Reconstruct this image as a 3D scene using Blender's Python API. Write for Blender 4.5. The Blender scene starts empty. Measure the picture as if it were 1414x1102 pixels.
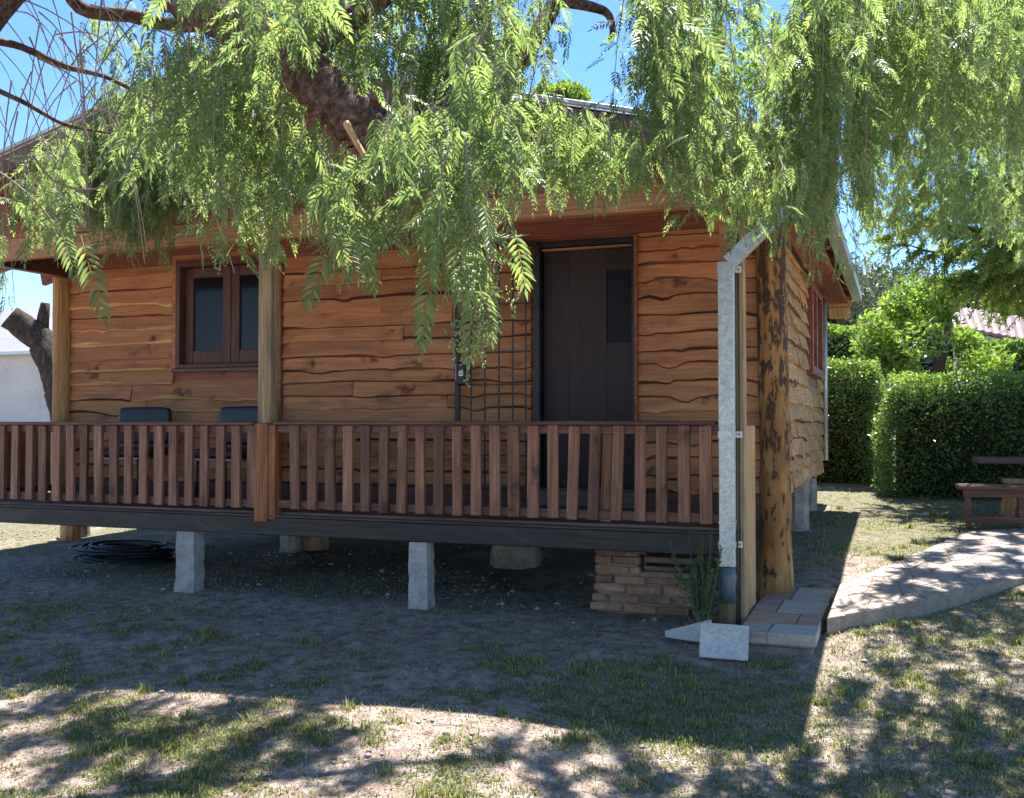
import bpy, math, random
import numpy as np
from mathutils import Vector, Matrix

SC = bpy.context.scene
COL = SC.collection
random.seed(7)
RNG = np.random.default_rng(11)
R = math.radians

# ------------------------------------------------------------------ camera, sky, sun, exposure
CAM_H = 1.42
YAW = R(21.0)
PITCH = R(1.39)
FPX = 1400.0
cam = bpy.data.cameras.new('camera')
cam.sensor_width = 36.0
cam.lens = 36.0 * FPX / 1414.0
cam.clip_start = 0.05
cam.clip_end = 3000
camo = bpy.data.objects.new('camera', cam)
COL.objects.link(camo)
camo.location = (0, 0, CAM_H)
camo.rotation_euler = (R(90) + PITCH, 0, YAW)
SC.camera = camo

SUN_EL = R(67.0)
world = bpy.data.worlds.new('World')
SC.world = world
world.use_nodes = True
wn = world.node_tree.nodes
wl_ = world.node_tree.links
sky = wn.new('ShaderNodeTexSky')
sky.sky_type = 'NISHITA'
sky.sun_disc = False
sky.sun_elevation = SUN_EL
sky.sun_rotation = R(0)
sky.altitude = 2500
sky.air_density = 1.0
sky.dust_density = 0.0
sky.ozone_density = 4.0
hs_ = wn.new('ShaderNodeHueSaturation')
hs_.inputs['Saturation'].default_value = 1.12
wl_.new(sky.outputs[0], hs_.inputs['Color'])
wl_.new(hs_.outputs[0], wn['Background'].inputs[0])
wn['Background'].inputs[1].default_value = 0.105

sun = bpy.data.lights.new('sun', 'SUN')
sun.energy = 5.0
sun.angle = R(0.5)
sun.color = (1.0, 0.955, 0.89)
suno = bpy.data.objects.new('sun', sun)
COL.objects.link(suno)
suno.location = (0, 30, 40)
suno.rotation_euler = (-(R(90) - SUN_EL), 0, 0)

vs = SC.view_settings
vs.view_transform = 'Standard'
vs.look = 'None'
vs.exposure = 1.62
vs.gamma = 1.0
vs.use_curve_mapping = False
try:
    SC.cycles.max_bounces = 8
    SC.cycles.diffuse_bounces = 5
    SC.cycles.transmission_bounces = 6
    SC.cycles.transparent_max_bounces = 8
    SC.cycles.sample_clamp_indirect = 6
except Exception:
    pass

# ------------------------------------------------------------------ geometry of the view (used only to measure real positions)
FWD = np.array([-math.sin(YAW) * math.cos(PITCH), math.cos(YAW) * math.cos(PITCH), math.sin(PITCH)])
RGT = np.array([math.cos(YAW), math.sin(YAW), 0.0])
UPV = np.array([math.sin(YAW) * math.sin(PITCH), -math.cos(YAW) * math.sin(PITCH), math.cos(PITCH)])
CP = np.array([0, 0, CAM_H])

def ray(px, py):
    return FWD + RGT * ((px - 707) / FPX) + UPV * ((551 - py) / FPX)
def AY(px, py, Y):
    d = ray(px, py); return CP + d * (Y / d[1])
def AX(px, py, X):
    d = ray(px, py); return CP + d * (X / d[0])
def AZ(px, py, z):
    d = ray(px, py); return CP + d * ((z - CAM_H) / d[2])
def AD(px, py, dist):
    return CP + ray(px, py) * dist

# ------------------------------------------------------------------ numpy value noise
_T = RNG.random((256, 256))
def vnoise(x, y):
    x = np.asarray(x, float); y = np.asarray(y, float)
    xi = np.floor(x).astype(int); yi = np.floor(y).astype(int)
    fx = x - xi; fy = y - yi
    fx = fx * fx * (3 - 2 * fx); fy = fy * fy * (3 - 2 * fy)
    a = _T[xi % 256, yi % 256]; b = _T[(xi + 1) % 256, yi % 256]
    c = _T[xi % 256, (yi + 1) % 256]; d = _T[(xi + 1) % 256, (yi + 1) % 256]
    return (a * (1 - fx) + b * fx) * (1 - fy) + (c * (1 - fx) + d * fx) * fy
def fbm(x, y, o=4):
    s = 0; a = 0.5; t = 0
    for k in range(o):
        s = s + a * vnoise(x * 2 ** k + 17.3 * k, y * 2 ** k + 5.1 * k); t += a; a *= 0.5
    return s / t
def smooth(a, b, x):
    t = np.clip((np.asarray(x, float) - a) / (b - a), 0, 1)
    return t * t * (3 - 2 * t)

def ground_z(x, y):
    x = np.asarray(x, float); y = np.asarray(y, float)
    z = np.interp(y, [-1500, -5, 2, 5.2, 7, 8.2, 9.5, 13, 16, 25, 60, 1500], [-.6, -.5, -.40, -.17, 0, .05, .2, .36, .55, .9, 1.2, 1.2])
    zf = np.interp(y, [-1500, -5, 2, 5.2, 7, 8.2, 10.5, 13.6, 16, 25, 60, 1500], [-.6, -.5, -.40, -.17, 0, .0, .02, .12, .5, .9, 1.2, 1.2])
    z = zf + (z - zf) * smooth(-2.6, -1.0, x)
    z = z + 0.08 * smooth(-0.8, -2.5, x) * smooth(6.8, 5.2, y)
    z = z + (fbm(x * 1.1 + 40, y * 1.1 + 40, 4) - 0.5) * 0.05 * smooth(0.5, 1.5, np.abs(y - 6.9) + 1.0)
    z = z + (fbm(x * 6, y * 6, 3) - 0.5) * 0.018
    return z

# ------------------------------------------------------------------ node helpers
def nd(nt, typ, props=None, ins=None):
    n = nt.nodes.new(typ)
    for k, v in (props or {}).items():
        setattr(n, k, v)
    for k, v in (ins or {}).items():
        s = n.inputs[k]
        if isinstance(v, bpy.types.NodeSocket):
            nt.links.new(v, s)
        else:
            s.default_value = v
    return n
def c4(c):
    return (c[0], c[1], c[2], 1.0)
def ramp(nt, fac, stops, interp='LINEAR'):
    n = nt.nodes.new('ShaderNodeValToRGB')
    n.color_ramp.interpolation = interp
    e = n.color_ramp.elements
    while len(e) < len(stops):
        e.new(0.5)
    for i, (p, c) in enumerate(stops):
        e[i].position = p
        e[i].color = c4(c) if isinstance(c, (tuple, list)) else (c, c, c, 1)
    nt.links.new(fac, n.inputs[0])
    return n.outputs[0]
def mixc(nt, fac, a, b, mode='MIX'):
    n = nt.nodes.new('ShaderNodeMix')
    n.data_type = 'RGBA'
    n.blend_type = mode
    for s, v in ((n.inputs[0], fac), (n.inputs[6], a), (n.inputs[7], b)):
        if isinstance(v, bpy.types.NodeSocket):
            nt.links.new(v, s)
        elif isinstance(v, (tuple, list)):
            s.default_value = c4(v)
        else:
            s.default_value = v
    return n.outputs[2]
def math_(nt, op, a, b=None, c=None):
    n = nt.nodes.new('ShaderNodeMath'); n.operation = op
    for i, v in enumerate((a, b, c)):
        if v is None: continue
        if isinstance(v, bpy.types.NodeSocket): nt.links.new(v, n.inputs[i])
        else: n.inputs[i].default_value = v
    return n.outputs[0]
def noise(nt, vec, scale, detail=4, rough=0.55, dist=0.0):
    return nd(nt, 'ShaderNodeTexNoise', None, {'Vector': vec, 'Scale': scale, 'Detail': detail, 'Roughness': rough, 'Distortion': dist}).outputs['Fac']
def new_mat(name):
    m = bpy.data.materials.new(name); m.use_nodes = True
    nt = m.node_tree
    for n in list(nt.nodes): nt.nodes.remove(n)
    out = nt.nodes.new('ShaderNodeOutputMaterial')
    return m, nt, out
def obj_vec(nt, rnd=True):
    tc = nt.nodes.new('ShaderNodeTexCoord')
    if not rnd: return tc.outputs['Object'], None
    oi = nt.nodes.new('ShaderNodeObjectInfo')
    k = math_(nt, 'MULTIPLY', oi.outputs['Random'], 61.0)
    cb = nd(nt, 'ShaderNodeCombineXYZ', None, {0: k, 1: k, 2: k})
    ad = nd(nt, 'ShaderNodeVectorMath', {'operation': 'ADD'}, {0: tc.outputs['Object'], 1: cb.outputs[0]})
    return ad.outputs[0], oi.outputs['Random']
def scaled(nt, vec, sc):
    return nd(nt, 'ShaderNodeMapping', None, {'Vector': vec, 'Scale': sc}).outputs[0]
def finish(nt, out, base, rough=0.6, height=None, bump=0.3, dist=0.01, spec=0.3, metallic=0.0):
    p = nt.nodes.new('ShaderNodeBsdfPrincipled')
    for k, v in (('Base Color', base), ('Roughness', rough), ('Specular IOR Level', spec), ('Metallic', metallic)):
        if isinstance(v, bpy.types.NodeSocket): nt.links.new(v, p.inputs[k])
        elif isinstance(v, (tuple, list)): p.inputs[k].default_value = c4(v)
        else: p.inputs[k].default_value = v
    if height is not None:
        b = nd(nt, 'ShaderNodeBump', None, {'Strength': bump, 'Distance': dist, 'Height': height})
        nt.links.new(b.outputs[0], p.inputs['Normal'])
    nt.links.new(p.outputs[0], out.inputs[0])
    return p

def wood(name, dark, mid, light, axis=0, knots=0.0, rough=0.55, vary=0.45, stain=None, stain_amt=0.0, spec=0.3, bump=0.35, streak=1.0):
    m, nt, out = new_mat(name)
    v, rnd = obj_vec(nt)
    s1 = [7.0, 7.0, 7.0]; s1[axis] = 0.9
    s2 = [70.0, 70.0, 70.0]; s2[axis] = 2.2
    warp = noise(nt, scaled(nt, v, s1), 1.0, 5, 0.55, 1.2)
    col = ramp(nt, warp, [(0.25, dark), (0.5, mid), (0.75, light)])
    fine = noise(nt, scaled(nt, v, s2), 1.0, 3, 0.6, 0.4)
    col = mixc(nt, 1.0, col, ramp(nt, fine, [(0.3, 1 - .38 * streak), (0.65, 1 + .12 * streak)]), 'MULTIPLY')
    rings = nd(nt, 'ShaderNodeTexWave', {'wave_type': 'BANDS', 'bands_direction': 'Z' if axis != 2 else 'X'},
               {'Vector': scaled(nt, v, [0.35 if i == axis else 1.0 for i in range(3)]), 'Scale': 9.0, 'Distortion': 9.0, 'Detail': 3.0, 'Detail Scale': 0.7}).outputs['Fac']
    col = mixc(nt, 0.5 * streak, col, ramp(nt, rings, [(0.0, 0.72), (0.6, 1.08)]), 'MULTIPLY')
    if knots > 0:
        sk = [4.2, 4.2, 4.2]; sk[axis] = 2.3
        wv = nd(nt, 'ShaderNodeVectorMath', {'operation': 'ADD'}, {0: scaled(nt, v, sk), 1: nd(nt, 'ShaderNodeTexNoise', None, {'Vector': v, 'Scale': 9.0}).outputs['Color']})
        vo = nd(nt, 'ShaderNodeTexVoronoi', {'feature': 'F1'}, {'Vector': wv.outputs[0], 'Scale': 1.0, 'Randomness': 1.0})
        kk = ramp(nt, vo.outputs['Distance'], [(0.0, 1.0), (0.12, 0.9), (0.24, 0.25), (0.36, 0.0)])
        pick = ramp(nt, noise(nt, v, 1.7, 2), [(0.40, 0.0), (0.54, 1.0)])
        kf = math_(nt, 'MULTIPLY', math_(nt, 'MULTIPLY', kk, pick), knots)
        col = mixc(nt, kf, col, tuple(x * 0.28 for x in dark))
    if stain is not None:
        sf = ramp(nt, noise(nt, scaled(nt, v, [2.0 if i == axis else 7.0 for i in range(3)]), 1.0, 5, 0.65, 0.8), [(0.5, 0.0), (0.72, stain_amt)])
        col = mixc(nt, sf, col, stain)
    br = math_(nt, 'MULTIPLY_ADD', rnd, vary * 2, 1.0 - vary)
    cb = nd(nt, 'ShaderNodeCombineXYZ', None, {0: br, 1: br, 2: br}).outputs[0]
    col = mixc(nt, 1.0, col, cb, 'MULTIPLY')
    h = math_(nt, 'ADD', math_(nt, 'MULTIPLY', fine, 0.5), warp)
    rr = ramp(nt, fine, [(0.3, min(1, rough + 0.15)), (0.7, rough)])
    finish(nt, out, col, rr, h, bump, 0.006, spec)
    return m

def speckled(name, stops, scale=6.0, fscale=60.0, rough=0.85, bump=0.5, dist=0.01, vary=0.2, spec=0.2, metallic=0.0, stretch=(1, 1, 1)):
    m, nt, out = new_mat(name)
    v, rnd = obj_vec(nt)
    v = scaled(nt, v, stretch)
    a = noise(nt, v, scale, 6, 0.62, 0.3)
    f = noise(nt, v, fscale, 4, 0.7)
    col = ramp(nt, a, stops)
    col = mixc(nt, 1.0, col, ramp(nt, f, [(0.3, 0.7), (0.7, 1.18)]), 'MULTIPLY')
    br = math_(nt, 'MULTIPLY_ADD', rnd, vary * 2, 1.0 - vary)
    cb = nd(nt, 'ShaderNodeCombineXYZ', None, {0: br, 1: br, 2: br}).outputs[0]
    col = mixc(nt, 1.0, col, cb, 'MULTIPLY')
    finish(nt, out, col, rough, math_(nt, 'ADD', a, math_(nt, 'MULTIPLY', f, 0.5)), bump, dist, spec, metallic)
    return m

def leafy(name, c1, c2, c3, trans=0.5, tcol=(1.6, 1.5, 0.6), rough=0.45, spec=0.35):
    m, nt, out = new_mat(name)
    g = nt.nodes.new('ShaderNodeNewGeometry')
    n1 = noise(nt, g.outputs['Position'], 2.3, 3)
    f = math_(nt, 'ADD', math_(nt, 'MULTIPLY', g.outputs['Random Per Island'], 0.6), math_(nt, 'MULTIPLY', n1, 0.4))
    col = ramp(nt, f, [(0.15, c1), (0.5, c2), (0.85, c3)])
    p = nt.nodes.new('ShaderNodeBsdfPrincipled')
    nt.links.new(col, p.inputs['Base Color'])
    p.inputs['Roughness'].default_value = rough
    p.inputs['Specular IOR Level'].default_value = spec
    t = nt.nodes.new('ShaderNodeBsdfTranslucent')
    tc = mixc(nt, 1.0, col, tcol, 'MULTIPLY')
    nt.links.new(tc, t.inputs['Color'])
    mx = nt.nodes.new('ShaderNodeMixShader')
    mx.inputs[0].default_value = trans
    nt.links.new(p.outputs[0], mx.inputs[1]); nt.links.new(t.outputs[0], mx.inputs[2])
    nt.links.new(mx.outputs[0], out.inputs[0])
    return m

def plain(name, col, rough=0.5, metallic=0.0, spec=0.4, nscale=25.0, var=0.25, bump=0.15):
    return speckled(name, [(0.3, tuple(x * (1 - var) for x in col)), (0.7, tuple(min(1, x * (1 + var)) for x in col))], nscale, nscale * 6, rough, bump, 0.003, 0.05, spec, metallic)

M = {}
M['plank'] = wood('plank_wood', (0.36, 0.145, 0.058), (0.50, 0.215, 0.085), (0.60, 0.30, 0.125), 0, 1.0, 0.55, 0.17, (0.2, 0.09, 0.055), 0.65, 0.3, 0.3, 0.5)
M['side_plank'] = wood('side_plank_wood', (0.40, 0.20, 0.075), (0.54, 0.31, 0.13), (0.64, 0.42, 0.20), 1, 0.5, 0.75, 0.14, (0.3, 0.2, 0.13), 0.5)
M['edge_light'] = wood('sapwood_edge', (0.42, 0.22, 0.07), (0.6, 0.36, 0.13), (0.75, 0.5, 0.22), 0, 0.2, 0.6, 0.2)
M['edge_dark'] = wood('bark_edge', (0.035, 0.018, 0.01), (0.1, 0.045, 0.02), (0.25, 0.11, 0.05), 0, 0.0, 0.8, 0.3)
M['baluster'] = wood('baluster_wood', (0.15, 0.062, 0.037), (0.27, 0.117, 0.066), (0.41, 0.205, 0.118), 2, 0.9, 0.5, 0.36, (0.09, 0.05, 0.045), 0.6, 0.4)
M['rail'] = wood('rail_wood', (0.085, 0.03, 0.024), (0.13, 0.05, 0.038), (0.19, 0.08, 0.06), 0, 0.2, 0.4, 0.2, None, 0, 0.45)
M['redpost'] = wood('stained_post_wood', (0.19, 0.055, 0.02), (0.33, 0.105, 0.035), (0.48, 0.20, 0.075), 2, 0.5, 0.5, 0.1, (0.11, 0.055, 0.03), 0.8)
M['greypost'] = wood('weathered_post_wood', (0.25, 0.17, 0.09), (0.42, 0.29, 0.15), (0.55, 0.40, 0.23), 2, 0.4, 0.75, 0.1, (0.2, 0.17, 0.13), 0.7)
M['newwood'] = wood('fresh_pine_wood', (0.42, 0.22, 0.08), (0.58, 0.33, 0.13), (0.68, 0.43, 0.2), 2, 0.4, 0.55, 0.1)
M['log'] = wood('round_log_wood', (0.33, 0.16, 0.055), (0.46, 0.25, 0.09), (0.56, 0.34, 0.15), 2, 0.5, 0.6, 0.1, (0.25, 0.14, 0.07), 0.5)
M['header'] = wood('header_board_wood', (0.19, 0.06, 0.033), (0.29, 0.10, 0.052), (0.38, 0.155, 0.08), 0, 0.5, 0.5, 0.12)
M['beamwood'] = wood('porch_beam_wood', (0.33, 0.13, 0.05), (0.46, 0.2, 0.085), (0.56, 0.29, 0.13), 0, 0.4, 0.55, 0.1)
M['redboard'] = wood('red_stained_board', (0.16, 0.05, 0.028), (0.25, 0.08, 0.045), (0.32, 0.12, 0.065), 1, 0.3, 0.5, 0.12)
M['deckbeam'] = wood('black_stained_beam', (0.010, 0.011, 0.014), (0.018, 0.019, 0.023), (0.032, 0.032, 0.036), 0, 0.0, 0.4, 0.1, (0.09, 0.09, 0.095), 0.35, 0.4)
M['deck'] = wood('deck_board_wood', (0.10, 0.075, 0.065), (0.17, 0.125, 0.11), (0.24, 0.18, 0.16), 0, 0.2, 0.5, 0.15)
M['doorwood'] = wood('dark_door_wood', (0.028, 0.016, 0.018), (0.034, 0.020, 0.022), (0.042, 0.025, 0.027), 2, 0.5, 0.4, 0.05, None, 0, 0.3, 0.2, 0.35)
M['windowwood'] = wood('window_frame_wood', (0.085, 0.038, 0.028), (0.125, 0.056, 0.041), (0.165, 0.078, 0.057), 2, 0.2, 0.45, 0.1)
M['benchwood'] = wood('bench_wood', (0.065, 0.032, 0.024), (0.11, 0.052, 0.038), (0.16, 0.075, 0.055), 0, 0.3, 0.4, 0.15)
M['tablewood'] = wood('table_top_wood', (0.06, 0.035, 0.03), (0.10, 0.06, 0.05), (0.15, 0.1, 0.085), 0, 0.3, 0.4, 0.15)
M['iron'] = plain('black_painted_iron', (0.012, 0.013, 0.017), 0.42, 0.0, 0.5)
M['white_lock'] = plain('white_lock_plate', (0.75, 0.75, 0.72), 0.4)
M['leather'] = plain('black_leatherette', (0.022, 0.02, 0.024), 0.38, 0.0, 0.5, 60)
M['steel'] = plain('brushed_steel', (0.35, 0.36, 0.38), 0.35, 0.9, 0.5)
M['concrete'] = speckled('rough_concrete', [(0.3, (0.26, 0.26, 0.25)), (0.55, (0.42, 0.42, 0.40)), (0.75, (0.52, 0.52, 0.50))], 7, 70, 0.9, 0.9, 0.012)
M['stonepier'] = speckled('pier_stone', [(0.3, (0.22, 0.18, 0.15)), (0.55, (0.36, 0.31, 0.27)), (0.75, (0.48, 0.44, 0.4))], 6, 60, 0.9, 0.9, 0.015)
M['brick'] = speckled('clay_brick', [(0.25, (0.24, 0.13, 0.09)), (0.48, (0.37, 0.21, 0.14)), (0.62, (0.42, 0.29, 0.22)), (0.78, (0.46, 0.40, 0.35))], 8, 90, 0.9, 0.9, 0.01, 0.28)
M['mortar'] = speckled('grey_mortar', [(0.3, (0.20, 0.17, 0.15)), (0.7, (0.36, 0.32, 0.29))], 14, 90, 0.95, 0.8)
M['galv'] = speckled('galvanised_steel', [(0.3, (0.40, 0.46, 0.47)), (0.5, (0.52, 0.58, 0.59)), (0.7, (0.62, 0.67, 0.67))], 22, 60, 0.42, 0.06, 0.002, 0.05, 0.5, 0.55)
M['roofmetal'] = speckled('roof_sheet_metal', [(0.3, (0.45, 0.43, 0.42)), (0.7, (0.62, 0.6, 0.58))], 3, 40, 0.4, 0.05, 0.002, 0.05, 0.5, 0.5)
M['pinkroof'] = speckled('faded_red_roof_sheet', [(0.3, (0.20, 0.125, 0.125)), (0.7, (0.27, 0.175, 0.175))], 1.5, 20, 0.5, 0.1, 0.004, 0.05)
M['greyroof'] = speckled('grey_roof_sheet', [(0.3, (0.23, 0.23, 0.27)), (0.7, (0.28, 0.28, 0.32))], 0.6, 20, 0.6, 0.1, 0.004, 0.05)
M['render'] = speckled('pale_wall_render', [(0.25, (0.52, 0.46, 0.43)), (0.5, (0.68, 0.62, 0.59)), (0.75, (0.76, 0.70, 0.67))], 0.9, 30, 0.9, 0.2, 0.01, 0.03)
M['plastic'] = plain('blue_plastic_sleeve', (0.085, 0.13, 0.15), 0.3, 0.0, 0.5)
M['mossy'] = wood('mossy_post_wood', (0.10, 0.075, 0.035), (0.19, 0.14, 0.065), (0.28, 0.2, 0.1), 2, 0.3, 0.9, 0.1, (0.07, 0.11, 0.025), 0.9)
M['blackpost'] = wood('blackened_post_wood', (0.05, 0.045, 0.04), (0.13, 0.11, 0.09), (0.25, 0.2, 0.14), 2, 0.4, 0.85, 0.1, (0.03, 0.03, 0.03), 0.7)
M['slab'] = speckled('pale_stone_slab', [(0.3, (0.48, 0.47, 0.44)), (0.7, (0.62, 0.61, 0.58))], 4, 50, 0.8, 0.4, 0.004)
M['pathbed'] = speckled('tan_mortar_edge', [(0.3, (0.27, 0.21, 0.155)), (0.7, (0.4, 0.33, 0.26))], 8, 60, 0.9, 0.8, 0.01)
M['hose'] = plain('black_irrigation_hose', (0.018, 0.018, 0.02), 0.5)
M['pebble'] = speckled('grey_pebble', [(0.3, (0.24, 0.21, 0.19)), (0.7, (0.48, 0.44, 0.41))], 5, 50, 0.9, 0.4, 0.004, 0.1)
M['litter'] = leafy('dry_leaf_litter', (0.18, 0.11, 0.06), (0.3, 0.2, 0.11), (0.42, 0.33, 0.2), 0.2, (1, 1, 1))
M['bark'] = speckled('pepper_tree_bark', [(0.3, (0.07, 0.04, 0.03)), (0.48, (0.21, 0.115, 0.08)), (0.68, (0.42, 0.30, 0.23))], 30, 110, 0.9, 1.0, 0.05, 0.05, 0.2, 0.0, (1, 1, 1))
M['twig'] = plain('pale_twig_bark', (0.24, 0.19, 0.15), 0.8)
M['darkbark'] = speckled('dark_ridged_bark', [(0.3, (0.035, 0.025, 0.02)), (0.55, (0.10, 0.075, 0.06)), (0.75, (0.2, 0.16, 0.13))], 14, 70, 0.95, 1.0, 0.04, 0.05, 0.2, 0.0, (1, 1, 0.4))
M['cutwood'] = speckled('fresh_sawn_wood', [(0.3, (0.55, 0.27, 0.2)), (0.7, (0.7, 0.46, 0.36))], 9, 60, 0.8, 0.3)
M['leaf'] = leafy('pepper_leaf', (0.075, 0.12, 0.055), (0.13, 0.18, 0.08), (0.21, 0.25, 0.095), 0.57, (2.3, 2.35, 1.45), 0.42, 0.4)
M['berry'] = leafy('pepper_berry', (0.2, 0.26, 0.09), (0.3, 0.36, 0.13), (0.38, 0.43, 0.18), 0.3, (1.4, 1.3, 0.7))
M['hedge'] = leafy('hedge_leaf', (0.05, 0.10, 0.035), (0.095, 0.165, 0.05), (0.16, 0.24, 0.07), 0.42, (2.2, 2.1, 0.8), 0.3, 0.6)
M['hedgecore'] = speckled('hedge_dark_core', [(0.3, (0.015, 0.02, 0.01)), (0.7, (0.04, 0.045, 0.02))], 12, 60, 1.0, 0.5)  # very dark fill colour for the box inside each hedge
M['lightleaf'] = leafy('light_tree_leaf', (0.085, 0.15, 0.045), (0.145, 0.23, 0.06), (0.215, 0.30, 0.085), 0.5, (2.0, 1.95, 0.8))
M['needle'] = leafy('cedar_needle', (0.10, 0.15, 0.05), (0.16, 0.225, 0.07), (0.23, 0.29, 0.09), 0.55, (2.3, 2.2, 1.0), 0.5, 0.3)
M['farleaf'] = leafy('distant_tree_leaf', (0.07, 0.10, 0.06), (0.11, 0.14, 0.09), (0.15, 0.18, 0.12), 0.3, (1.3, 1.3, 0.9))
M['grass'] = leafy('grass_blade', (0.10, 0.14, 0.045), (0.22, 0.24, 0.09), (0.48, 0.43, 0.27), 0.4, (1.6, 1.6, 0.8), 0.6, 0.2)
M['clover'] = leafy('clover_leaf', (0.04, 0.085, 0.02), (0.07, 0.13, 0.03), (0.11, 0.17, 0.04), 0.35, (1.7, 1.7, 0.7), 0.5, 0.3)

def log_bark_mat():
    m, nt, out = new_mat('peeled_log_with_bark')
    v, rnd = obj_vec(nt, False)
    base = ramp(nt, noise(nt, scaled(nt, v, (9, 9, 1.4)), 1.0, 5, 0.6, 1.0), [(0.3, (0.20, 0.085, 0.025)), (0.5, (0.36, 0.175, 0.05)), (0.7, (0.50, 0.28, 0.10))])
    pt = noise(nt, scaled(nt, v, (17, 17, 6.0)), 1.0, 6, 0.7, 0.25)
    zz = nd(nt, 'ShaderNodeSeparateXYZ', None, {0: v}).outputs[2]
    up = math_(nt, 'MULTIPLY', zz, 0.05)
    f = ramp(nt, math_(nt, 'ADD', pt, up), [(0.585, 0.0), (0.625, 1.0)])
    barkc = ramp(nt, noise(nt, v, 45, 4), [(0.3, (0.03, 0.018, 0.012)), (0.7, (0.12, 0.06, 0.035))])
    col = mixc(nt, f, base, barkc)
    finish(nt, out, col, 0.7, math_(nt, 'ADD', f, pt), 0.6, 0.012, 0.3)
    return m
M['barklog'] = log_bark_mat()

def glass_mat():
    m, nt, out = new_mat('dark_window_glass')
    v, rnd = obj_vec(nt, False)
    p = finish(nt, out, (0.012, 0.012, 0.016), 0.12, noise(nt, v, 3, 2), 0.02, 0.01, 0.22)
    return m
M['glass'] = glass_mat()
M['darkpane'] = plain('matte_dark_pane', (0.012, 0.014, 0.022), 0.35, 0.0, 0.15)  # darkened and roughened to mute the sky reflection

def paver_mat(name, pal):
    m, nt, out = new_mat(name)
    v, rnd = obj_vec(nt)
    base = ramp(nt, rnd, [(k / 4.0, c) for k, c in enumerate(pal)])
    n1 = noise(nt, scaled(nt, v, (2, 7, 7)), 1.0, 5, 0.6, 1.2)
    col = mixc(nt, 1.0, base, ramp(nt, n1, [(0.3, (0.72, 0.66, 0.64)), (0.7, (1.15, 1.12, 1.08))]), 'MULTIPLY')
    n2 = noise(nt, v, 55, 4, 0.7)
    col = mixc(nt, 1.0, col, ramp(nt, n2, [(0.3, 0.8), (0.7, 1.12)]), 'MULTIPLY')
    finish(nt, out, col, 0.75, math_(nt, 'ADD', n1, n2), 0.4, 0.008, 0.3)
    return m
M['paver'] = paver_mat('path_flagstone', [(0.35, 0.305, 0.27), (0.38, 0.335, 0.285), (0.32, 0.275, 0.255), (0.37, 0.31, 0.255), (0.41, 0.37, 0.32)])
M['steppaver'] = paver_mat('step_flagstone', [(0.50, 0.47, 0.42), (0.44, 0.40, 0.36), (0.33, 0.25, 0.26), (0.42, 0.29, 0.20), (0.52, 0.50, 0.47)])

def ground_mat():
    m, nt, out = new_mat('dry_lawn_soil')
    g = nt.nodes.new('ShaderNodeNewGeometry')
    P = g.outputs['Position']
    n1 = noise(nt, P, 0.9, 5, 0.6, 0.4)
    n2 = noise(nt, P, 9, 6, 0.7)
    n3 = noise(nt, P, 70, 4, 0.75)
    n4 = noise(nt, P, 260, 2, 0.7)
    soil = ramp(nt, n2, [(0.3, (0.18, 0.122, 0.105)), (0.5, (0.295, 0.213, 0.188)), (0.7, (0.42, 0.335, 0.30))])
    straw = ramp(nt, n3, [(0.3, (0.27, 0.215, 0.175)), (0.5, (0.46, 0.39, 0.33)), (0.7, (0.60, 0.53, 0.46))])
    col = mixc(nt, ramp(nt, math_(nt, 'ADD', n2, math_(nt, 'MULTIPLY', n3, 0.5)), [(0.65, 0.0), (0.9, 1.0)]), soil, straw)
    grs = ramp(nt, n3, [(0.3, (0.05, 0.075, 0.022)), (0.55, (0.11, 0.14, 0.045)), (0.75, (0.24, 0.24, 0.10))])
    sx = nd(nt, 'ShaderNodeSeparateXYZ', None, {0: P})
    far = ramp(nt, math_(nt, 'MULTIPLY', sx.outputs[1], 0.05), [(0.35, 0.0), (0.5, 0.22)])
    gf = ramp(nt, math_(nt, 'ADD', n1, far), [(0.54, 0.0), (0.68, 0.6)])
    col = mixc(nt, gf, col, grs)
    col = mixc(nt, 1.0, col, ramp(nt, n4, [(0.3, 0.72), (0.7, 1.22)]), 'MULTIPLY')
    h = math_(nt, 'ADD', math_(nt, 'ADD', n2, n3), math_(nt, 'MULTIPLY', n4, 0.4))
    finish(nt, out, col, 0.95, h, 0.8, 0.02, 0.1)
    return m
M['ground'] = ground_mat()

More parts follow.
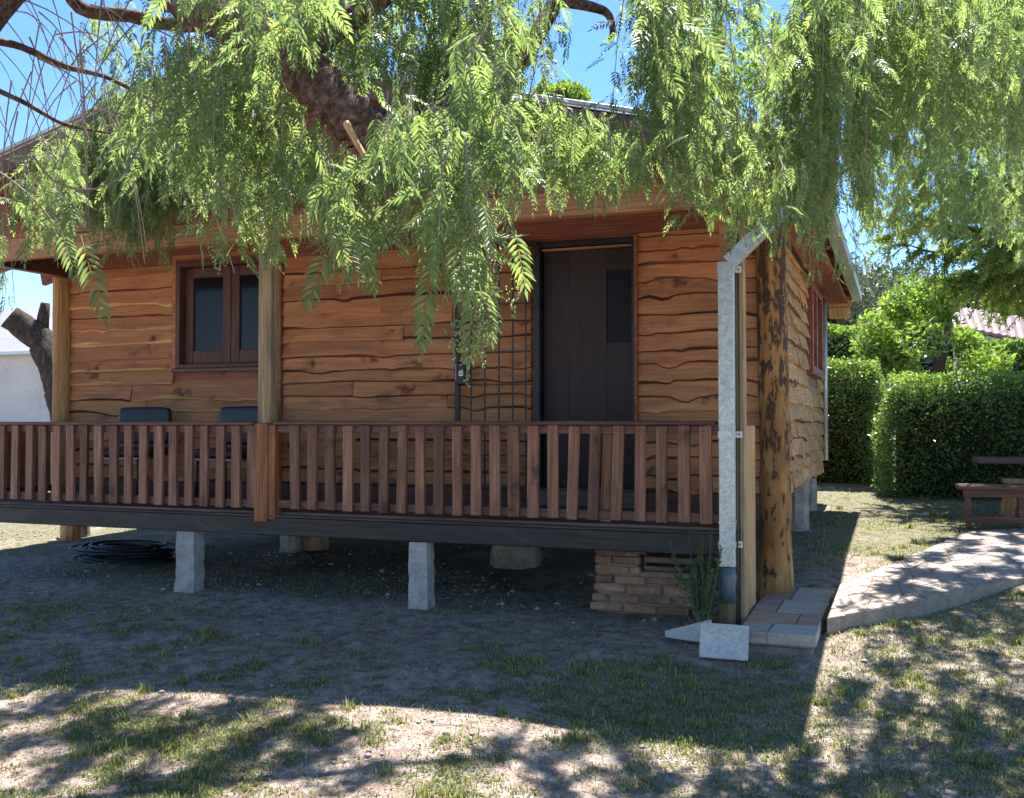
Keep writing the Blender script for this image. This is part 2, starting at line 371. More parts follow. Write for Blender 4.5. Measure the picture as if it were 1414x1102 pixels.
# ------------------------------------------------------------------ object helpers
ORG = {}
def things_props(o, label, cat, group=None, kind=None):
    if label: o['label'] = label
    if cat: o['category'] = cat
    if group: o['group'] = group
    if kind: o['kind'] = kind
def thing(name, label, cat, loc, group=None):
    o = bpy.data.objects.new(name, None)
    o.empty_display_size = 0.3
    COL.objects.link(o)
    o.location = loc
    ORG[o.name] = np.array(loc, float)
    things_props(o, label, cat, group)
    return o
def link(name, me, parent=None, org=(0, 0, 0), loc=None):
    o = bpy.data.objects.new(name, me)
    COL.objects.link(o)
    ORG[o.name] = np.array(org, float)
    if parent is not None:
        o.parent = parent
        if loc is not None: o.location = Vector(np.array(loc, float) - ORG[parent.name])
    elif loc is not None:
        o.location = loc
    return o
def mesh_np(name, V, F4=None, F3=None, mats=None, smooth=False, matidx=None):
    me = bpy.data.meshes.new(name)
    V = np.asarray(V, np.float32)
    n4 = 0 if F4 is None else len(F4); n3 = 0 if F3 is None else len(F3)
    loops = []
    if n4: loops.append(np.asarray(F4, np.int32).ravel())
    if n3: loops.append(np.asarray(F3, np.int32).ravel())
    loops = np.concatenate(loops)
    me.vertices.add(len(V)); me.vertices.foreach_set('co', V.ravel())
    me.loops.add(len(loops)); me.loops.foreach_set('vertex_index', loops)
    st = np.concatenate([np.arange(n4, dtype=np.int32) * 4, n4 * 4 + np.arange(n3, dtype=np.int32) * 3])
    me.polygons.add(n4 + n3); me.polygons.foreach_set('loop_start', st)
    if matidx is not None: me.polygons.foreach_set('material_index', np.asarray(matidx, np.int32))
    if smooth: me.polygons.foreach_set('use_smooth', np.ones(n4 + n3, bool))
    me.update(calc_edges=True)
    for mm in (mats or []): me.materials.append(mm)
    return me

class MB:
    def __init__(s): s.v = []; s.f = []; s.mi = []
    def add(s, V, F, mi=0):
        b = len(s.v)
        s.v.extend([tuple(map(float, p)) for p in V])
        for f in F: s.f.append([i + b for i in f]); s.mi.append(mi)
    def box(s, c, d, rot=None, ch=0.004, mi=0, taper=None):
        h = np.array(d, float) / 2
        ch = min(ch, h.min() * 0.45)
        V = []; idx = {}
        for sx in (-1, 1):
            for sy in (-1, 1):
                for sz in (-1, 1):
                    for k in range(3):
                        p = np.array([sx, sy, sz]) * h
                        for j in range(3):
                            if j != k: p[j] -= (sx, sy, sz)[j] * ch
                        idx[(sx, sy, sz, k)] = len(V); V.append(p)
        F = []
        for k in range(3):
            a, b = [j for j in range(3) if j != k]
            for sg in (-1, 1):
                q = []
                for (u, w) in ((-1, -1), (1, -1), (1, 1), (-1, 1)):
                    t = [0, 0, 0]; t[k] = sg; t[a] = u; t[b] = w
                    q.append(idx[(t[0], t[1], t[2], k)])
                if (sg > 0) == (k == 1): q.reverse()
                F.append(q)
        for k in range(3):     # edges parallel to axis k
            a, b = [j for j in range(3) if j != k]
            for u in (-1, 1):
                for w in (-1, 1):
                    t0 = [0, 0, 0]; t0[a] = u; t0[b] = w; t1 = list(t0); t0[k] = -1; t1[k] = 1
                    q = [idx[(*t0, a)], idx[(*t1, a)], idx[(*t1, b)], idx[(*t0, b)]]
                    F.append(q)
        for sx in (-1, 1):
            for sy in (-1, 1):
                for sz in (-1, 1):
                    F.append([idx[(sx, sy, sz, k)] for k in range(3)])
        V = np.array(V)
        # fix winding
        F2 = []
        for f in F:
            p = V[f]; n = np.cross(p[1] - p[0], p[2] - p[0]); cc = p.mean(0)
            F2.append(f if np.dot(n, cc) > 0 else f[::-1])
        if taper is not None:
            t = (V[:, 2] / h[2] + 1) / 2
            V[:, 0] *= 1 + (taper - 1) * t; V[:, 1] *= 1 + (taper - 1) * t
        if rot is not None: V = V @ np.array(rot).T
        s.add(V + np.array(c, float), F2, mi)
        return s
    def b(s, x0, x1, y0, y1, z0, z1, ch=0.004, mi=0):
        return s.box(((x0 + x1) / 2, (y0 + y1) / 2, (z0 + z1) / 2), (x1 - x0, y1 - y0, z1 - z0), None, ch, mi)
    def bar(s, p, q, w, h, ch=0.002, mi=0, up=(0, 0, 1)):
        p = np.array(p, float); q = np.array(q, float)
        d = q - p; L = np.linalg.norm(d); d /= L
        u = np.array(up, float)
        if abs(np.dot(u, d)) > 0.95: u = np.array([0, 1.0, 0])
        a = np.cross(u, d); a /= np.linalg.norm(a); bb = np.cross(d, a)
        return s.box((p + q) / 2, (L, w, h), np.column_stack([d, a, bb]), ch, mi)
    def tube(s, pts, rad, n=8, mi=0, jit=0.0, cap_mi=None):
        pts = [np.array(p, float) for p in pts]
        if not hasattr(rad, '__len__'): rad = [rad] * len(pts)
        V = []; F = []
        u = None
        for i, p in enumerate(pts):
            d = pts[min(i + 1, len(pts) - 1)] - pts[max(i - 1, 0)]
            d = d / (np.linalg.norm(d) + 1e-9)
            if u is None:
                u = np.cross(d, (0.3, 0.9, 0.2)); u /= np.linalg.norm(u)
            else:
                u = u - d * np.dot(u, d); u /= np.linalg.norm(u)
            w = np.cross(d, u)
            for k in range(n):
                a = 2 * math.pi * k / n
                r = rad[i] * (1 + jit * (random.random() - 0.5) * 2)
                V.append(p + (u * math.cos(a) + w * math.sin(a)) * r)
        for i in range(len(pts) - 1):
            for k in range(n):
                F.append([i * n + k, i * n + (k + 1) % n, (i + 1) * n + (k + 1) % n, (i + 1) * n + k])
        s.add(V, F, mi)
        b = len(s.v) - len(V)
        s.f.append([b + k for k in range(n)][::-1]); s.mi.append(mi)
        s.f.append([b + (len(pts) - 1) * n + k for k in range(n)]); s.mi.append(mi if cap_mi is None else cap_mi)
        return s
    def build(s, name, mats, parent=None, smooth=False, org=None, label=None, sub=None):
        o_ = np.array(org, float) if org is not None else (ORG[parent.name] if parent is not None else np.zeros(3))
        me = bpy.data.meshes.new(name)
        me.from_pydata([tuple(np.array(p) - o_) for p in s.v], [], s.f)
        if not isinstance(mats, (list, tuple)): mats = [mats]
        for mm in mats: me.materials.append(mm)
        me.polygons.foreach_set('material_index', s.mi)
        if smooth: me.polygons.foreach_set('use_smooth', [True] * len(s.f))
        me.update()
        o = link(name, me, parent, o_)
        if parent is not None: o.location = Vector(o_ - ORG[parent.name])
        else: o.location = Vector(o_)
        if label: o['label'] = label
        return o
def rotz(a):
    return np.array([[math.cos(a), -math.sin(a), 0], [math.sin(a), math.cos(a), 0], [0, 0, 1]])
def rotx(a):
    return np.array([[1, 0, 0], [0, math.cos(a), -math.sin(a)], [0, math.sin(a), math.cos(a)]])
def roty(a):
    return np.array([[math.cos(a), 0, math.sin(a)], [0, 1, 0], [-math.sin(a), 0, math.cos(a)]])

def scatter_quads(C, A, Wd, fold=0.25, nrm=None):
    """Leaf-shaped folded rhombs. C centres, A half-length vectors, Wd half-width vectors."""
    N = np.cross(A, Wd); ln = np.linalg.norm(N, axis=1, keepdims=True) + 1e-9
    lift = N / ln * np.linalg.norm(Wd, axis=1, keepdims=True) * fold
    v = np.stack([C - A, C - A * 0.1 + Wd + lift, C + A, C - A * 0.1 - Wd + lift], 1)
    n = len(C)
    i = np.arange(n)[:, None] * 4
    F = np.concatenate([i + np.array([[0, 1, 2]]), i + np.array([[0, 2, 3]])], 0)
    return v.reshape(-1, 3), F
def unit(a):
    return a / (np.linalg.norm(a, axis=-1, keepdims=True) + 1e-9)
def rand_dirs(n):
    return unit(RNG.normal(size=(n, 3)))

# ================================================================== THE SETTING
def axis_pts(lo, hi, step, far):
    mid = np.arange(lo, hi + 1e-6, step)
    out = []; d = step; x = hi
    while x < far:
        d *= 1.35; x += d; out.append(x)
    left = []; d = step; x = lo
    while x > -far:
        d *= 1.35; x -= d; left.append(x)
    return np.concatenate([left[::-1], mid, out])
gx = axis_pts(-9.0, 4.0, 0.07, 1500); gy = axis_pts(2.5, 14.0, 0.07, 1500)
GX, GY = np.meshgrid(gx, gy, indexing='ij')
GZ = ground_z(GX, GY)
nx, ny = GX.shape
ii, jj = np.meshgrid(np.arange(nx - 1), np.arange(ny - 1), indexing='ij')
q = np.stack([ii * ny + jj, (ii + 1) * ny + jj, (ii + 1) * ny + jj + 1, ii * ny + jj + 1], -1).reshape(-1, 4)
ground = link('ground', mesh_np('ground', np.stack([GX, GY, GZ], -1).reshape(-1, 3), q, None, [M['ground']], True))
ground['kind'] = 'structure'

# flagstone path on the right, with a thick edge
PZ0, PSL, PY0 = 0.11, 0.045, 6.9
def pathz(y): return PZ0 + PSL * (y - PY0)
def AP(px, py):
    d = ray(px, py)
    t = (PZ0 - PSL * PY0 - CAM_H) / (d[2] - PSL * d[1])
    return CP + d * t
near_px = [(1142, 853), (1206, 841), (1270, 828), (1342, 812), (1414, 797), (1500, 781), (1640, 760)]
far_px = [(1160, 806), (1204, 789), (1248, 771), (1293, 752), (1338, 733), (1420, 728), (1560, 722)]
NE = np.array([AP(a, b)[:2] for a, b in near_px]); FE = np.array([AP(a, b)[:2] for a, b in far_px])
def path_pt(u, w):
    u = min(max(u, 0), 0.9999) * (len(NE) - 1); i = int(u); t = u - i
    a = NE[i] * (1 - t) + NE[i + 1] * t; b = FE[i] * (1 - t) + FE[i + 1] * t
    return a * (1 - w) + b * w
mb = MB()
ring = [tuple(p) for p in NE] + [tuple(p) for p in FE[::-1]]
nR = len(ring)
V = [(x, y, -0.2) for x, y in ring] + [(x, y, pathz(y) - 0.006) for x, y in ring]
F = [list(range(nR, 2 * nR))] + [[k, (k + 1) % nR, nR + (k + 1) % nR, nR + k] for k in range(nR)]
mb.add(V, F)
path = mb.build('path', M['pathbed'])
path['kind'] = 'structure'
def stone_prism(poly, z0, z1, name, parent, mat, inset=0.006, slope=0.0):
    """Flagstone with a rounded arris from a polygon (list of xy)."""
    P = np.array(poly); c = P.mean(0)
    d = unit(P - c)
    V = [(x, y, z0 + slope * y) for x, y in P] + [(x, y, z1 - inset + slope * y) for x, y in P] + [(x, y, z1 + slope * y) for x, y in P - d * inset]
    n = len(P)
    F = [[k, (k + 1) % n, n + (k + 1) % n, n + k] for k in range(n)] + [[n + k, n + (k + 1) % n, 2 * n + (k + 1) % n, 2 * n + k] for k in range(n)]
    F.append(list(range(2 * n, 3 * n)))
    m_ = MB(); m_.add(V, F)
    return m_.build(name, mat, parent)
NU, NW = 12, 4
jit = {}
for i in range(NU + 1):
    for j in range(NW + 1):
        u = i / NU; w = j / NW
        if 0 < i < NU: u += random.uniform(-0.38, 0.38) / NU
        if 0 < j < NW: w += random.uniform(-0.33, 0.33) / NW
        jit[i, j] = path_pt(u, w)
for i in range(NU):
    for j in range(NW):
        poly = [jit[i, j], jit[i + 1, j], jit[i + 1, j + 1], jit[i, j + 1]]
        c = np.mean(poly, 0)
        pts = []
        for k in range(4):
            a = poly[k]; b = poly[(k + 1) % 4]
            for t in (0.12, 0.5, 0.88):
                pp = a * (1 - t) + b * t
                dd = c - pp; L = np.linalg.norm(dd)
                pts.append(pp + dd / L * min(0.003 + random.random() * 0.004, L * 0.3))
        stone_prism(pts, PZ0 - PSL * PY0 - .07, PZ0 - PSL * PY0 + random.uniform(-0.003, 0.003), 'paving_stone', path, M['paver'], .003, PSL)

# stone step slab at the porch end
st = thing('stone_step', 'low stone doorstep slab of mixed flagstones in shade beside the log post', 'step', (-0.72, 7.1, 0))
mb = MB(); mb.b(-1.0, -0.53, 6.64, 8.5, -.2, 0.012, 0.01); mb.b(-1.0, -0.515, 6.60, 8.52, 0.013, 0.088, 0.01)
mb.build('mortar_bed', M['mortar'], st)
rows = [(6.59, 6.93), (6.93, 7.36), (7.36, 7.86), (7.86, 8.53)]
for (a, b) in rows:
    cuts = [-1.0, -1.0 + 0.5 * random.uniform(0.3, 0.7), -0.505]
    for x0, x1 in zip(cuts[:-1], cuts[1:]):
        g = 0.008
        poly = []
        for (px_, py_) in ((x0 + g, a + g), (x1 - g, a + g), (x1 - g, b - g), (x0 + g, b - g)):
            poly.append(np.array([px_ + random.uniform(-.006, .006), py_ + random.uniform(-.02, .02) * (0 if py_ < 6.62 else 1)]))
        stone_prism(poly, 0.03, 0.10 + random.uniform(-.003, .004), 'paving_stone', st, M['steppaver'], 0.006)

# ================================================================== CABIN
XL, XR, YF, YW, YB = -8.11, -0.97, 7.05, 8.22, 13.6
ZD = 0.70
ROOF_Y0, ROOF_Y1 = 6.6, 14.0
EAVE_X, RIDGE_X, EAVE_Z, SL = -0.57, -4.98, 3.15, 0.25
def roof_z(x):   # underside of roof
    return EAVE_Z + SL * (abs(EAVE_X - RIDGE_X) - abs(x - RIDGE_X))
cabin = thing('cabin', 'low wooden cabin clad in wavy live-edge planks with a railed porch', 'cabin', (-4.5, 8.2, 0))

def plank(span, z0, z1, face, axis='x', sgn=-1, amp=0.014, freq=2.2, edge='d', parent=cabin, thick=0.03, name='plank', mat=None, bot=None, top=None):
    """Lapped live-edge board: wavy lower edge standing proud over the board below."""
    a, b = span
    n = max(4, int((b - a) / 0.05))
    T = np.linspace(a, b, n + 1)
    sd = random.uniform(0, 200)
    wob = (fbm(T * freq + sd, np.full_like(T, sd), 3) - 0.5) * 2 * amp
    bumpn = np.maximum(0, fbm(T * freq * 2.1 + sd + 50, np.full_like(T, sd + 9), 2) - 0.60) * amp * 7
    zb = z0 + wob - bumpn
    tk = thick * (1 + (fbm(T * 1.5 + sd, np.full_like(T, 3 + sd), 2) - 0.5) * 0.9)
    zt = np.full_like(T, z1 + 0.03)
    ew = (0.012 if edge == 'l' else 0.006) + np.maximum(0, fbm(T * freq * 1.3 + sd + 20, np.full_like(T, sd), 2) - 0.45) * (0.12 if edge == 'l' else 0.055)
    prof = [(zt, np.full_like(T, 0.001)), ((zb + zt) / 2, tk * 0.55), (zb + ew + 0.004, tk * 0.98), (zb + ew * 0.45, tk * 0.93), (zb, tk * 0.72), (zb + 0.004, np.full_like(T, -0.004))]
    V = []
    for (z, o) in prof:
        for k in range(n + 1):
            d = face + sgn * o[k]
            V.append((T[k], d, z[k]) if axis == 'x' else (d, T[k], z[k]))
    F = []; mi = []
    m_ = n + 1
    for r_ in range(len(prof) - 1):
        for k in range(n):
            f = [r_ * m_ + k, (r_ + 1) * m_ + k, (r_ + 1) * m_ + k + 1, r_ * m_ + k + 1]
            if (axis == 'x') == (sgn > 0): f.reverse()
            F.append(f); mi.append(1 if r_ in (2, 3) else 0)
    for k in (0, n):
        F.append([r_ * m_ + k for r_ in range(len(prof))]); mi.append(0)
    q_ = MB(); q_.v = V; q_.f = F; q_.mi = mi
    mats = [mat or M['plank'], {'l': M['edge_light'], 'd': M['edge_dark'], 'p': mat or M['plank']}[edge]]
    return q_.build(name, mats, parent)

def courses(spans, za, zb, face, axis='x', sgn=-1, hmean=0.135, **kw):
    z = za
    while z < zb - 0.04:
        h = hmean * random.uniform(0.8, 1.22)
        if z + h > zb - 0.07: h = zb - z
        for sp in spans(z, z + h):
            if sp[1] - sp[0] > 0.05:
                e = kw.get('edges', 'ddp')
                plank(sp, z, z + h, face, axis, sgn, edge=random.choice(e), amp=kw.get('amp', 0.013), freq=kw.get('freq', 2.0), mat=kw.get('mat'), thick=kw.get('thick', 0.03) * random.uniform(0.85, 1.2))
        z += h

# inner wall shell (behind the boards), solid
WX0, WX1, WZ0, WZ1 = AY(247, 400, YW)[0], AY(379, 400, YW)[0], 1.965, 3.02      # window opening
DX0, DX1, DZ0, DZ1 = AY(740, 400, YW)[0], AY(877, 400, YW)[0], 0.87, 2.97       # door opening
mb = MB()
YW2 = YW + 0.12
for (x0, x1, z0, z1) in ((XL, WX0, .80, 3.22), (WX0, WX1, .80, WZ0), (WX0, WX1, WZ1, 3.22), (WX1, DX0, .80, 3.22), (DX0, DX1, DZ1, 3.22), (DX0, DX1, .80, DZ0), (DX1, XR - .03, .80, 3.22)):
    mb.b(x0, x1, YW + 0.004, YW2, z0, z1, 0.001)
# gable of the wall under the roof
zt = roof_z(RIDGE_X) - 0.02
mb.add([(XL, YW + .02, 3.22), (XR - .03, YW + .02, 3.22), (XR - .03, YW + .02, roof_z(XR)), (RIDGE_X, YW + .02, zt), (XL, YW + .02, roof_z(XL))], [[0, 1, 2, 3, 4]])
mb.b(XR - 0.12, XR - 0.004, YW + .13, YB, .82, 3.22, 0.001)
mb.b(XL, XL + 0.12, YW + .13, YB, .82, 3.3, 0.001)
mb.b(XL, XR - .004, YB, YB + 0.12, .82, 3.3, 0.001)
mb.b(XL + .13, XR - .13, YW + .13, YB - .02, .74, .80, 0.001)
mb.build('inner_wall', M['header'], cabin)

def front_spans(z0, z1):
    S = []
    zc = (z0 + z1) / 2
    def seg(a, b):
        if zc < 1.9 and b - a > 1.2 and random.random() < 0.75:
            c = a + (b - a) * random.uniform(0.3, 0.7)
            return [(a, c - 0.003), (c + 0.003, b)]
        if b - a > 2 and random.random() < 0.3:
            c = a + (b - a) * random.uniform(0.25, 0.75)
            return [(a, c - 0.003), (c + 0.003, b)]
        return [(a, b)]
    S += seg(XL + 0.02, WX0 - 0.05 if (z1 > WZ0 - .03 and z0 < WZ1) else BAT0)
    return S
BAT0, BAT1 = AY(378, 450, YW)[0], AY(392, 450, YW)[0]        # vertical batten right of the window
courses(front_spans, 0.86, 2.98, YW, edges='lldp', amp=0.022, freq=1.6, thick=0.034)
def mid_spans(z0, z1):
    a, b = BAT1 + 0.005, DX0 - 0.04
    if random.random() < 0.45:
        c = a + (b - a) * random.uniform(0.2, 0.8)
        return [(a, c - .003), (c + .003, b)]
    return [(a, b)]
courses(mid_spans, 0.86, 2.98, YW, edges='dddp', amp=0.017, freq=1.7)
def right_spans(z0, z1):
    return [(DX1 + 0.03, XR - 0.03)]
courses(right_spans, 0.86, 3.06, YW, edges='dddp', amp=0.026, freq=2.2)
# boards over window and door
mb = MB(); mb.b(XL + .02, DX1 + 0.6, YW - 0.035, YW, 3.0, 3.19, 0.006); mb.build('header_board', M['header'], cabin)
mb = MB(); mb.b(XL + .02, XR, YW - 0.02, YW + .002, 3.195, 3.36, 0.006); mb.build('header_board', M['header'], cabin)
mb = MB(); mb.b(BAT0, BAT1, YW - 0.05, YW, 0.74, 3.0, 0.005); mb.build('batten', M['header'], cabin)
mb = MB(); mb.b(XL + .02, XR - .02, YW - 0.03, YW, 0.70, 0.855, 0.005); mb.build('skirting_board', M['rail'], cabin)

# side wall: scalloped boards, window
SYW0, SYW1 = 11.5, 13.0
def side_spans(z0, z1):
    segs = [(YW + 0.05, YB + .1)]
    if z1 > 1.95 and z0 < 3.02: segs = [(YW + .05, SYW0 - .03), (SYW1 + .03, YB + .1)]
    out = []
    for a, b in segs:
        y = a
        while y < b - 0.01:
            L = random.uniform(0.75, 1.5)
            e = min(b, y + L)
            if b - e < 0.4: e = b
            out.append((y, e - 0.006)); y = e
    return out
courses(side_spans, 0.80, 3.12, XR, 'y', 1, hmean=0.165, edges='ppd', amp=0.026, freq=2.2, mat=M['side_plank'], thick=0.042)
# side window
wn_ = MB(); xw = XR + 0.05
wn_.b(XR - .01, xw + .03, SYW0 - .02, SYW0 + .09, 1.97, 3.0, .004); wn_.b(XR - .01, xw + .03, SYW1 - .09, SYW1 + .02, 1.97, 3.0, .004)
wn_.b(XR - .01, xw + .03, SYW0 + .09, SYW1 - .09, 2.91, 3.0, .004); wn_.b(XR - .01, xw + .03, SYW0 + .09, SYW1 - .09, 1.97, 2.06, .004)
wn_.b(XR, xw + .02, (SYW0 + SYW1) / 2 - .05, (SYW0 + SYW1) / 2 + .05, 2.06, 2.91, .004)
sw = wn_.build('side_window', M['redboard'], cabin)
g_ = MB(); g_.b(XR + .005, XR + .012, SYW0 + .09, (SYW0 + SYW1) / 2 - .05, 2.06, 2.91, .001); g_.build('pane', M['glass'], sw)
g_ = MB(); g_.b(XR + .005, XR + .012, (SYW0 + SYW1) / 2 + .05, SYW1 - .09, 2.06, 2.91, .001); g_.build('pane', M['glass'], sw)

# front window: outer frame, two casements with panes, sill
wm = MB(); yf = YW - 0.03
wm.b(WX0, WX0 + .05, yf - .02, YW + .1, WZ0, WZ1, .004); wm.b(WX1 - .05, WX1, yf - .02, YW + .1, WZ0, WZ1, .004)
wm.b(WX0 + .05, WX1 - .05, yf - .02, YW + .1, WZ1 - .05, WZ1, .004); wm.b(WX0 + .05, WX1 - .05, yf - .02, YW + .1, WZ0, WZ0 + .04, .004)
win = wm.build('window', M['windowwood'], cabin)
xm = (WX0 + WX1) / 2 + 0.04
for (a, b) in ((WX0 + .055, xm - .004), (xm + .004, WX1 - .055)):
    c_ = MB(); z0, z1 = WZ0 + .045, WZ1 - .055; w_ = .095
    c_.b(a, a + w_, YW + .03, YW + .075, z0, z1, .005); c_.b(b - w_, b, YW + .03, YW + .075, z0, z1, .005)
    c_.b(a + w_, b - w_, YW + .03, YW + .075, z0, z0 + .13, .005); c_.b(a + w_, b - w_, YW + .03, YW + .075, z1 - .1, z1, .005)
    c_.build('casement', M['windowwood'], win)
    p_ = MB(); p_.b(a + w_ - .005, b - w_ + .005, YW + .052, YW + .058, z0 + .12, z1 - .09, .001); p_.build('pane', M['glass'], win)
s_ = MB(); s_.b(WX0 - .03, WX1 + .02, YW - .07, YW + .03, WZ0 - .04, WZ0 - .002, .004); s_.build('sill', M['rail'], win)
s_ = MB(); s_.b(WX0 - .045, WX0 - .002, YW - .045, YW + .002, WZ0 - .03, WZ1 + .03, .004); s_.build('trim', M['beamwood'], win)
s_ = MB(); s_.b(WX0 - .045, WX1, YW - .045, YW + .002, WZ1 + .032, WZ1 + .07, .004); s_.build('trim', M['beamwood'], win)

# door: iron frame, wooden leaf with narrow glass, jamb
dm = MB(); dm.b(DX0 - .002, DX0 + .048, YW - .05, YW + .08, DZ0, DZ1, .003); dm.b(DX1 - .02, DX1 - .002, YW - .05, YW + .08, DZ0, DZ1, .003)
dm.b(DX0 + .048, DX1 - .02, YW - .05, YW + .08, DZ1 - .045, DZ1, .003)
door = dm.build('door', M['iron'], cabin)
lx0, lx1, lz0, lz1 = DX0 + .055, DX1 - .024, DZ0 + .01, DZ1 - .05
GX0, GX1 = AY(838, 420, YW + .06)[0], AY(872, 420, YW + .06)[0]
GZ0, GZ1 = AY(838, 473, YW + .06)[2], AY(838, 374, YW + .06)[2]
dl = MB()
nb = 6; gw = (GX0 - lx0) / 5
for k in range(5): dl.b(lx0 + gw * k + .0004, lx0 + gw * (k + 1) - .0004, YW + .05, YW + .09, lz0, lz1 - .02, .0012)
dl.b(GX0, lx1, YW + .05, YW + .09, lz0, GZ0, .003); dl.b(GX0, lx1, YW + .05, YW + .09, GZ1, lz1 - .02, .003); dl.b(GX1, lx1, YW + .05, YW + .09, GZ0, GZ1, .003)
dl.b(DX0, DX1 + .02, YW + .085, YW + .118, DZ0 - .02, DZ1 + .02, .002)  # backing board added behind the leaf to block light leaking through gaps
dl.build('door_leaf', M['doorwood'], door)
p_ = MB(); p_.b(GX0 + .002, GX1 - .002, YW + .065, YW + .072, GZ0, GZ1, .001); p_.build('pane', M['darkpane'], door)
p_ = MB(); p_.b(lx0, lx1, YW - .01, YW + .045, lz1 - .018, lz1, .003); p_.build('door_head', M['beamwood'], door)
p_ = MB(); p_.b(DX1 + .0, DX1 + .028, YW - .055, YW + .01, DZ0, DZ1 + .02, .004); p_.build('jamb', M['header'], door)
p_ = MB(); p_.b(DX0 - .02, DX1 + .03, YW - .16, YW - .001, DZ0 - .15, DZ0 - .01, .008); p_.build('threshold', M['deck'], door)

# open security gate lying back against the wall
GY_ = YW - 0.11
gx_ = [AY(p, 500, GY_)[0] for p in (632, 650.5, 669.5, 689, 708, 726, 741)]
gz = [AY(690, p, GY_)[2] for p in (673, 629, 531, 486, 420, 340)]
gm = MB()
gm.b(gx_[0] - .022, gx_[0] + .022, GY_ - .018, GY_ + .018, gz[0], gz[-1], .003)
gm.b(gx_[0] + .022, gx_[-1], GY_ - .018, GY_ + .018, gz[0] - .018, gz[0] + .018, .003)
gm.b(gx_[0] + .022, gx_[-1], GY_ - .018, GY_ + .018, gz[-1] - .018, gz[-1] + .018, .003)
gate = gm.build('security_gate', M['iron'], cabin)
for x in gx_[1:]:
    m_ = MB(); m_.tube([(x, GY_, gz[0] + .018), (x, GY_, gz[-1] - .018)], .008, 6); m_.build('bar', M['iron'], gate)
for z in gz[1:-1]:
    m_ = MB(); m_.b(gx_[0] + .022, gx_[-1], GY_ + .007, GY_ + .013, z - .006, z + .006, .001); m_.build('crossbar', M['iron'], gate)
lk = AY(635, 516, GY_ - .03)
m_ = MB(); m_.b(lk[0] - .035, lk[0] + .045, GY_ - .04, GY_ + .02, lk[2] - .10, lk[2] + .10, .012); lockb = m_.build('lock_box', M['iron'], gate)
m_ = MB(); m_.b(lk[0] - .004, lk[0] + .036, GY_ - .046, GY_ - .0405, lk[2] - .022, lk[2] + .024, .002); m_.build('keyhole_plate', M['white_lock'], gate)
m_ = MB(); m_.b(lk[0] + .006, lk[0] + .027, GY_ - .0495, GY_ - .0465, lk[2] - .004, lk[2] + .003, .001); m_.build('keyhole', M['iron'], gate)
m_ = MB(); m_.b(lk[0] - .042, lk[0] - .036, GY_ - .03, GY_ + .01, lk[2] - .06, lk[2] + .09, .001); m_.build('strike_plate', M['steel'], gate)

# posts
def roundlog(x, y, z0, z1, r, mat, name, lean=(0, 0), flare=1.0, jit=.03, n=18, lab=None, seg=14):
    m_ = MB(); pts = []; rr = []
    for k in range(seg + 1):
        t = k / seg
        pts.append((x + lean[0] * t + math.sin(t * 7 + x) * .008, y + lean[1] * t, z0 + (z1 - z0) * t))
        rr.append(r * (1 + (flare - 1) * max(0, 1 - t * 5) ** 1.5) * (1 + random.uniform(-.03, .03)))
    m_.tube(pts, rr, n, 0, jit); return m_.build(name, mat, cabin, True, label=lab)
roundlog(XL - .05, YW - .05, 0.70, 3.05, .092, M['log'], 'corner_post')
roundlog(-0.93, YW + .0, -.05, 3.2, .118, M['barklog'], 'log_post', (-.02, 0), 1.3, .045, 24, 'thick peeled log post with dark bark patches', 26)
roundlog(XL + .02, YF, 0.70, 2.95, .07, M['log'], 'corner_post')
PX = AY(367, 500, YF)[0]
mb = MB(); mb.b(PX - .065, PX + .06, YF - .02, YF + .10, 0.60, 3.05, .008); mb.build('porch_post', M['greypost'], cabin)
mb = MB(); mb.b(PX - .07, PX + .058, YF - .052, YF - .022, 0.62, 1.425, .005); mb.build('post_cladding', M['redpost'], cabin)
mb = MB(); mb.b(PX + .062, PX + .125, YF - .048, YF + .06, 0.64, 1.41, .005); mb.build('post_cladding', M['redpost'], cabin)
CX = -1.10
mb = MB(); mb.b(CX - .075, CX + .035, YF - .04, YF + .08, -.05, 0.52, .008); mb.build('porch_post', M['mossy'], cabin)
mb = MB(); mb.b(CX + .0, CX + .055, YF + .0, YF + .12, 0.02, 2.98, .008); mb.build('porch_post', M['blackpost'], cabin)
mb = MB(); mb.b(CX - .07, CX - .002, YF + .0, YF + .10, 0.53, 2.98, .008); mb.build('porch_post', M['beamwood'], cabin)
mb = MB(); mb.b(CX + .058, CX + .095, YF + .02, YF + .13, 0.02, 2.98, .006); mb.build('porch_post', M['greypost'], cabin)
# end boards beside the step
for k, (y0, y1) in enumerate(((7.19, 7.42), (7.425, 7.66))):
    mb = MB(); mb.b(-1.045, -1.012, y0, y1, 0.06 + k * .03, 1.405, .004); mb.build('end_board', M['newwood'], cabin)

# deck
mb = MB(); mb.b(XL - .6, CX - .02, YF - .03, YF + .03, 0.513, 0.66, .006); mb.build('deck_beam', M['deckbeam'], cabin)
mb = MB(); mb.b(XL - .6, CX - .02, YF - .05, YF + .02, 0.661, 0.678, .004); mb.build('deck_edge_strip', M['tablewood'], cabin)
for k in range(9):
    y0 = YF + .022 + k * .128
    mb = MB(); mb.b(XL - .15, XR - .1, y0, y0 + .122, 0.672, 0.70, .003); mb.build('deck_board', M['deck'], cabin)
for x in np.arange(XL + .3, XR - .2, 0.75):
    mb = MB(); mb.b(x, x + .06, YF + .04, YB, 0.56, 0.67, .004); mb.build('joist', M['deckbeam'], cabin)
mb = MB(); mb.b(CX + .0, CX + .06, YF - .06, YF - .005, 0.5, 0.685, .004); mb.build('beam_bracket', M['iron'], cabin)

